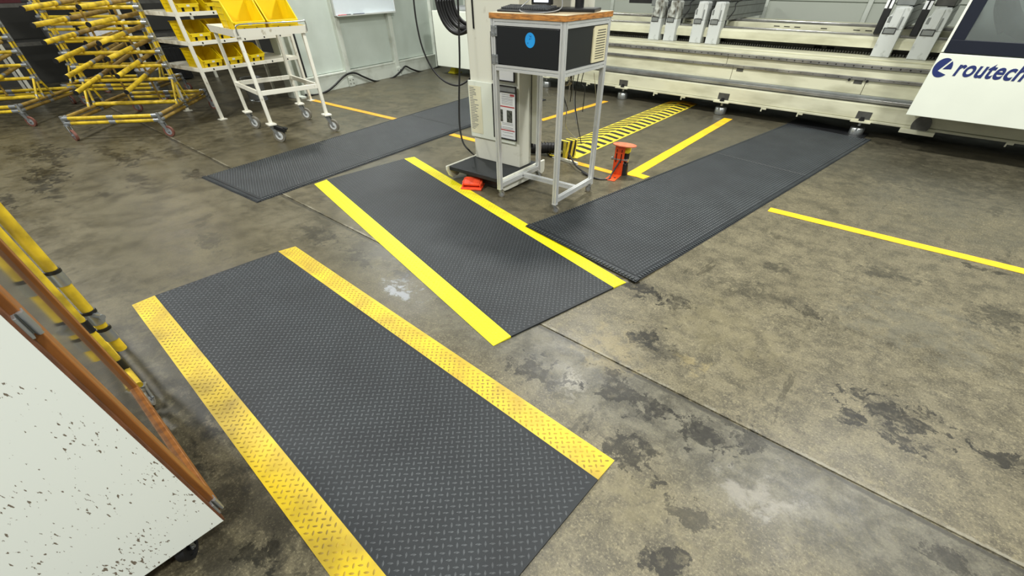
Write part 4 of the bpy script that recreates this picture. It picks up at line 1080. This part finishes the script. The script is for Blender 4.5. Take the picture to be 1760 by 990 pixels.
a = MB(); a.tube([(tx+.012, -ty_+.03, 1.12), (tx+.018, -ty_+.03, 1.18), (tx+.02, -ty_+.08, 1.215), (tx+.02, 0, 1.215), (tx+.02, ty_-.06, 1.215), (tx+.02, ty_-.0, 1.215), (tx+.015, ty_, 1.12)], .007, 8, 3)
a.build('wire_handle', steel, tr)
for x, y, yw, br in ((hx-.02, -hy+.02, .80, True), (hx-.02, hy-.02, .72, False), (-hx+.02, -hy+.02, .66, False), (-hx+.02, hy-.02, .75, False)):
    caster(tr, x, y, .075, .04, .20, yw, grey_tyre, rim_white, zinc, br, .06)
Mt = W[tr.name]
bp = bin_proto('big yellow bin with ribbed side at the near corner of the trolley tray', .36, .50, .30, 'yellow bins on the trolley')
bp.location = Mt @ V((.20, -.20, 1.108)); bp.rotation_euler = (0, 0, math.radians(-6.5)); W[bp.name] = Matrix.Translation(bp.location) @ Matrix.Rotation(math.radians(-6.5), 4, 'Z')
b2 = dup(bp, 'big yellow bin with black fittings inside, at the far end of the trolley tray', Mt @ V((.20, .19, 1.108)), math.radians(-6.5))
contents(W[b2.name] @ Matrix.Translation((.06, .0, .03)), 'dark fittings in the far yellow bin on the trolley', 4, black)

# ------------------------------------------------------------------ white shelf with yellow bins
sy = math.radians(7.5)
sh = thing('bin_shelf', 'tall white steel shelf of yellow bins behind the trolley', 'shelf', (-8.38, 2.58, 0), sy)
SD, SW = 1.05, 1.62           # depth to -x, width to +y
Ms = W[sh.name]
for x, y in ((0, 0), (-SD, 0), (0, SW), (-SD, SW)):
    a = MB(); a.bar((x, y, .008), (x, y, 2.0), .042, .042); up_ = a.build('upright', white_cart, sh, .003)
    a = MB(); a.bc((x, y, .005), (.09, .11, .01)); a.build('foot_plate', white_cart, up_)
levels = [.60, .905, 1.22, 1.53]
for z in levels:
    a = MB(); a.box((-SD+.02, .02, z+.03), (-.0, SW-.0, z+.036)); a.box((-.006, .022, z), (.012, SW-.02, z+.045)); a.box((-SD, .022, z), (-SD+.012, SW-.02, z+.045)); a.box((-SD, -.012, z), (-.02, .006, z+.045)); a.box((-SD, SW-.006, z), (-.02, SW+.012, z+.045))
    s_ = a.build('shelf_board', white_cart, sh, .002)
    a = MB()
    for y in (.18, .50, .82, 1.14, 1.42): a.cyl((.012, y, z+.022), (.016, y, z+.022), .011, 12)
    a.build('rail_holes', hollow, s_, kind='stuff')
nm_l = {0: 'bottom', 1: 'middle', 2: 'upper', 3: 'top'}
ords = ['first', 'second', 'third', 'fourth']
proto = None
for li, z in enumerate(levels):
    n = 3 if li == 0 else 4
    for k_ in range(n):
        y = .22+.37*k_ if li else .22+.34*k_
        loc = Ms @ V((-.25, y, z+.037)); yw = sy+math.radians(random.Random(li*9+k_).uniform(-5, 5)+(0 if not (li == 0 and k_ == 2) else 7))
        lab = 'yellow bin on the %s shelf, %s from the left' % (nm_l[li], ords[k_])
        if proto is None:
            proto = bin_proto(lab, .30, .44, .215, 'yellow bins on the white shelf'); proto.location = loc; proto.rotation_euler = (0, 0, yw)
            W[proto.name] = Matrix.Translation(loc) @ Matrix.Rotation(yw, 4, 'Z'); o = proto
        else: o = dup(proto, lab, loc, yw)
        if (li, k_) == (1, 0): contents(W[o.name] @ Matrix.Translation((.03, 0, .01)), 'dark grey fittings in the left bin on the middle shelf', 8, dark_steel)
# pails
def pail(x, y, r, h, label):
    t = thing('pail', label, 'pail', (x, y, 0), 0, 'pails under the shelving')
    MB().lathe([(0, .002), (r*.86, .002), (r, h), (r*1.03, h), (r*1.03, h-.02), (r*.99, h-.02), (r*.96, h-.005), (r*.83, .01)], n=28).build('pail_body', pail_m, t)
    a = MB(); a.lathe([(r*.88, .0), (r*.9, .03), (r*.885, .0)], n=28); a.tube([(r, 0, h*.8), (r*.5, -r*1.0, h*.55), (-r*.2, -r*1.15, h*.5), (-r, 0, h*.8)], .004, 6); a.build('wire_bail', steel, t)
pail(-9.35, 3.60, .17, .34, 'white plastic pail standing under the bottom shelf')
pail(-11.45, 2.65, .20, .38, 'white plastic pail on the floor behind the yellow pipe racks')
# rear storage behind
rs = thing('rear_rack', 'pale steel rack with boxes in the dark behind the yellow racks', 'rack', (-12.9, 2.9, 0), 0)
for x, y in ((.42, 0), (.42, -1.9), (-.5, 0), (-.5, -1.9), (.42, 1.2)):
    a = MB(); a.bar((x, y, .0), (x, y, 2.2), .05); p_ = a.build('post', white, rs)
for z in (.75, 1.25, 1.75):
    a = MB(); a.box((-.5, -1.9, z), (.42, 1.2, z+.05)); a.build('shelf_board', dark_steel, rs)
for (x, y, z, sx_, sy_, sz_, m_, l) in ((-.1, -.35, .80, .5, .5, .36, paper, 'pale perforated crate on the rear rack'), (-.1, -.95, .80, .45, .4, .3, grey_box, 'grey box on the rear rack'), (-.1, -.3, 1.30, .5, .5, .35, blue_dark, 'dark blue bundle on the rear rack'),
                                       (-.1, -1.5, 1.30, .5, .5, .3, maroon, 'maroon bundle on the rear rack'), (0, .55, .02, .5, .5, .6, black, 'black box standing on floor by the rear rack')):
    a = MB(); a.box((-sx_/2, -sy_/2, 0), (sx_/2, sy_/2, sz_)); a.box((-sx_/2-.01, -sy_/2-.01, sz_-.05), (sx_/2+.01, sy_/2+.01, sz_))
    for k_ in range(6): a.box((sx_/2, -sy_/2+.03+k_*sy_/6, .04), (sx_/2+.006, -sy_/2+.05+k_*sy_/6, sz_-.07))
    o = tag(a.build('storage_box', m_, None, .01), l, 'box'); o.location = V((-12.9+x, 2.9+y, z))

# ------------------------------------------------------------------ yellow pipe racks
def tubeo(name, parent, p0, p1, r=.0145, m_=yel_tube, coll=True, world=True):
    """painted pipe; bare joints as sub-part"""
    o = MB().cyl(p0, p1, r, 12).build(name, m_, parent, world=world)
    return o
def joint(mb, p, d, L_=.07, r=.018):
    d = V(d).normalized(); mb.cyl(V(p)-d*L_/2, V(p)+d*L_/2, r, 10)
    e = V((-d.y, d.x, 0)); e = e.normalized() if e.length > .1 else V((1, 0, 0))
    mb.cyl(V(p)+e*.018-d*.006, V(p)+e*.026-d*.006, .008, 6)
def pipe_rack(label, P1, P2, P3, tU, levels, arms, seed, zr=(.20, .255), casters=(1, 1, 1, 1)):
    P1, P2, P3 = V(P1), V(P2), V(P3); P4 = P1+P3-P2
    t = thing('pipe_rack', label, 'rack', (P1+P3)/2, 0)
    js = MB(); r = random.Random(seed)
    for z in zr:
        for a_, b_ in ((P1, P2), (P2, P3), (P3, P4), (P4, P1)):
            o = V((0, 0, z)); m_ = yel_tube if (a_, b_) in ((P1, P2), (P3, P4)) else yel_tube_dull
            MB().cyl(a_+o, b_+o, .021, 12).build('base_rail', m_, t, world=True)
            d = b_-a_
            for k_ in (.03, .5, .97): joint(js, a_.lerp(b_, k_)+o, d, .08, .025)
    for p in (P1, P2, P3, P4): js.cyl(p+V((0, 0, zr[0]-.03)), p+V((0, 0, zr[1]+.03)), .022, 10)
    # cross rail pair carrying the uprights
    UL = P1.lerp(P4, tU); UR = P2.lerp(P3, tU); d = (UR-UL); dn = d.normalized(); back = (P3-P2).normalized()
    for q_ in (0, .05):
        MB().cyl(UL+back*(q_-.12)+V((0, 0, zr[1]+.02)), UR+back*(q_-.12)+V((0, 0, zr[1]+.02)), .021, 12).build('base_rail', yel_tube, t, world=True)
    zt = levels[-1]+.25
    for U in (UL, UR):
        for off in (-.035, .035):
            MB().cyl(U+back*off+V((0, 0, levels[0]-.08)), U+back*off+V((0, 0, zt)), .0155, 10).build('upright', yel_tube, t, world=True)
        for off in (-.26, -.10, .14):      # splayed feet
            MB().cyl(U+back*off+V((0, 0, zr[1]+.01)), U+back*(off*.15)+V((0, 0, levels[0]+.02)), .0155, 10).build('strut', yel_tube, t, world=True)
            js.cyl(U+back*off+V((0, 0, zr[1]-.02)), U+back*(off*.85)+V((0, 0, zr[1]+.06)), .019, 10)
    for k_, z in enumerate(levels):
        o = V((0, 0, z))
        MB().cyl(UL-back*.05+o, UR-back*.05+o, .020, 12).build('cross_rail', yel_tube, t, world=True)
        for U in (UL, UR): joint(js, U-back*.05+o, dn, .07, .024); joint(js, U-back*.035+o, (0, 0, 1), .09, .020); joint(js, U+back*.035+o, (0, 0, 1), .09, .020)
        for (fr, ln, fwd) in arms:
            c = UL.lerp(UR, fr)-back*.05+V((0, 0, z+.045)); til = .02+.12*(1-k_/max(1, len(levels)-1))**1.5+r.uniform(-.015, .015)
            e0 = c-back*ln*fwd-V((0, 0, til*ln*fwd)); e1 = c+back*ln*(1-fwd)+V((0, 0, til*ln*(1-fwd)))
            dd_ = (e1-e0).normalized(); mid_ = e0.lerp(e1, fwd+.03)
            ar = MB().cyl(e0, mid_, .025, 12).build('arm', yel_tube, t, world=True)
            MB().cyl(mid_, e1, .024, 12).build('arm_rear_sleeve', yel_tube_dull, ar, world=True)
            MB().cyl(e0-dd_*.012, e0+dd_*.004, .0265, 12).build('end_plug', hollow, ar, world=True)
            joint(js, mid_, dd_, .07, .026)
    # a second plane of uprights behind
    for fr in (.33, .68):
        U = UL.lerp(UR, fr)+back*.12
        MB().cyl(U+V((0, 0, zr[1])), U+V((0, 0, zt)), .0145, 10).build('upright', yel_tube_dull, t, world=True)
    js.build('clamp_joints', zinc, t, world=True, kind='stuff')
    Mi = W[t.name].inverted()
    for i, p in enumerate((P1, P2, P3, P4)):
        if casters[i]:
            q_ = Mi @ p; caster(t, q_.x, q_.y, .065, .032, zr[0]-.015, (.2, .75, .7, .9)[i], red_wheel, grey_box, zinc, False, .04)
    return t
lv = [.545+.156*k_ for k_ in range(7)]
pipe_rack('yellow pipe rack with rows of slanted pipe arms, left of the bin shelf', (-8.72, .80, 0), (-7.96, 1.69, 0), (-9.28, 2.78, 0), .52, lv, ((.2, 1.7, .38), (.72, 1.35, .48)), 3)
pipe_rack('yellow pipe rack further left, partly cut off by the frame edge', (-11.0, -1.0, 0), (-10.15, .55, 0), (-11.3, 1.45, 0), .5, [.5+.16*k_ for k_ in range(7)], ((.3, 1.0, .5), (.8, .9, .5)), 5)
pipe_rack('dim yellow pipe rack standing behind the other two racks', (-11.6, 1.35, 0), (-10.6, 2.45, 0), (-11.3, 3.1, 0), .5, [.5+.16*k_ for k_ in range(6)], ((.5, .8, .5),), 6)

# ------------------------------------------------------------------ near-left glazed cabinet
zb = .125
K = at(385, 895, zb)                                 # lower front corner of the white side
gc = thing('glazed_cabinet', 'tall white cabinet on wheels with wood-framed glass door, nearest at left', 'cabinet', (K.x, K.y, 0), 0)
CWD = 1.03
HC = 1.42
a = MB(); a.box((-.028, -.62, zb), (0, 0, HC)); a.build('side_panel', chip, gc, .002)
a = MB(); a.box((-CWD, -.62, zb), (-CWD+.028, 0, HC)); a.build('side_panel', chip, gc, .002)
a = MB(); a.box((-CWD+.03, -.62, zb), (-.028, -.60, HC)); a.build('back_panel', door_wood, gc)
a = MB(); a.box((-CWD+.03, -.60, zb), (-.028, -.02, zb+.025)); a.build('bottom_panel', door_wood, gc, .002)
a = MB(); a.box((-CWD+.03, -.60, HC-.03), (-.028, -.02, HC)); a.build('top_panel', door_wood, gc, .002)
a = MB(); a.box((-.029, -.001, zb+.004), (-.0, .006, HC)); a.build('edge_lipping', mat('brown_edge', (112, 70, 44), .6, col2=(72, 48, 34), vscale=12), gc)
# door: slightly ajar, in the plane y ~ 0.02
dx0, dx1 = -CWD+.01, -.030; dy0, dy1 = -.015, .025; dz0, dz1 = zb+.03, HC-.02; fw = .085
dW = []
a = MB(); a.box((dx1-fw, dy0, dz0), (dx1, dy1, dz1)); d1 = a.build('door_stile', door_wood, gc, .003)
a = MB(); a.box((dx0, dy0, dz0), (dx0+fw, dy1, dz1)); a.build('door_stile', door_wood, gc, .003)
a = MB(); a.box((dx0+fw, dy0, dz0), (dx1-fw, dy1, dz0+.055)); a.build('door_rail', door_wood, gc, .003)
a = MB(); a.box((dx0+fw, dy0, dz1-fw), (dx1-fw, dy1, dz1)); a.build('door_rail', door_wood, gc, .003)
a = MB(); a.box((dx0+fw, dy0+.020, dz0+.055), (dx1-fw, dy0+.024, dz1-fw)); a.build('door_glass', glass, gc)
for z in (.195, 1.03):
    a = MB(); a.box((-.05, .01, z-.028), (-.0285, dy1+.003, z+.028)); a.box((-.029, .002, z-.028), (-.002, .012, z+.028)); a.cyl((-.024, .022, z-.03), (-.024, .022, z+.03), .007, 10)
    h_ = a.build('hinge', zinc, gc, .001)
for x, y, yw in ((-.09, -.13, -.6), (-.09, -.5, .4), (-.98, -.12, .2), (-.98, -.5, .2)):
    caster(gc, x, y, .048, .03, zb, yw, black, black, steel, False, .03)
# yellow pipe cart standing beyond the cabinet
yc = thing('pipe_cart', 'slim yellow pipe cart with black joints beside the glazed cabinet', 'cart', (-2.55, -.2, 0))
js = MB(); bl = MB()
pA = V((-2.33, -.17, 0)); pB = V((-2.36, -.30, 0))
# position from pixels on the vertical plane through the caster
def yp(x, y): return pl(x, y, pA, (0, 1, 0))
b0, b1 = at(241, 664, .105), None
U1 = V((-2.56, -.160, .13)); 
MB().cyl(U1, V((U1.x, U1.y, 1.3)), .0155, 12).build('upright', yel_tube, yc, world=True)
U2 = V((-2.66, -.120, 0))
MB().cyl(V((U2.x, U2.y, .20)), V((U2.x, U2.y, 1.06)), .024, 12).build('upright', yel_tube, yc, world=True)
for z in (.42, .18, .98):
    bl.cyl(V((U1.x, U1.y, z-.03)), V((U1.x, U1.y, z+.03)), .020, 12)
for z in (.62, .40, .30, 1.03):
    js.cyl(V((U2.x, U2.y, z-.03)), V((U2.x, U2.y, z+.03)), .029, 12); bl.cyl(V((U2.x, U2.y, z+.03)), V((U2.x, U2.y, z+.045)), .031, 12)
js.cyl(V((U2.x, U2.y, .42)), V((U2.x+.07, U2.y+.03, .42)), .014, 10); js.cyl(V((U1.x, U1.y, 1.05)), V((U2.x-.1, U2.y, 1.07)), .02, 10)
MB().cyl(V((U2.x, U2.y-.01, .98)), V((U2.x-.75, U2.y-.05, .98)), .019, 12).build('cross_rail', yel_tube, yc, world=True)
MB().cyl(V((U1.x+.18, U1.y+.008, .14)), V((U1.x-.75, U1.y-.03, .14)), .0155, 12).build('base_rail', yel_tube, yc, world=True)
MB().cyl(V((U2.x, U2.y, .22)), V((U2.x-.75, U2.y-.03, .22)), .0155, 12).build('base_rail', yel_tube, yc, world=True)
js.build('clamp_joints', zinc, yc, world=True, kind='stuff'); bl.build('rubber_bands', black, yc, world=True, kind='stuff')
q = W[yc.name].inverted() @ V((-2.42, -.158, 0))
caster(yc, q.x, q.y, .042, .03, .12, -.35, grey_tyre, grey_box, zinc, False, .03)
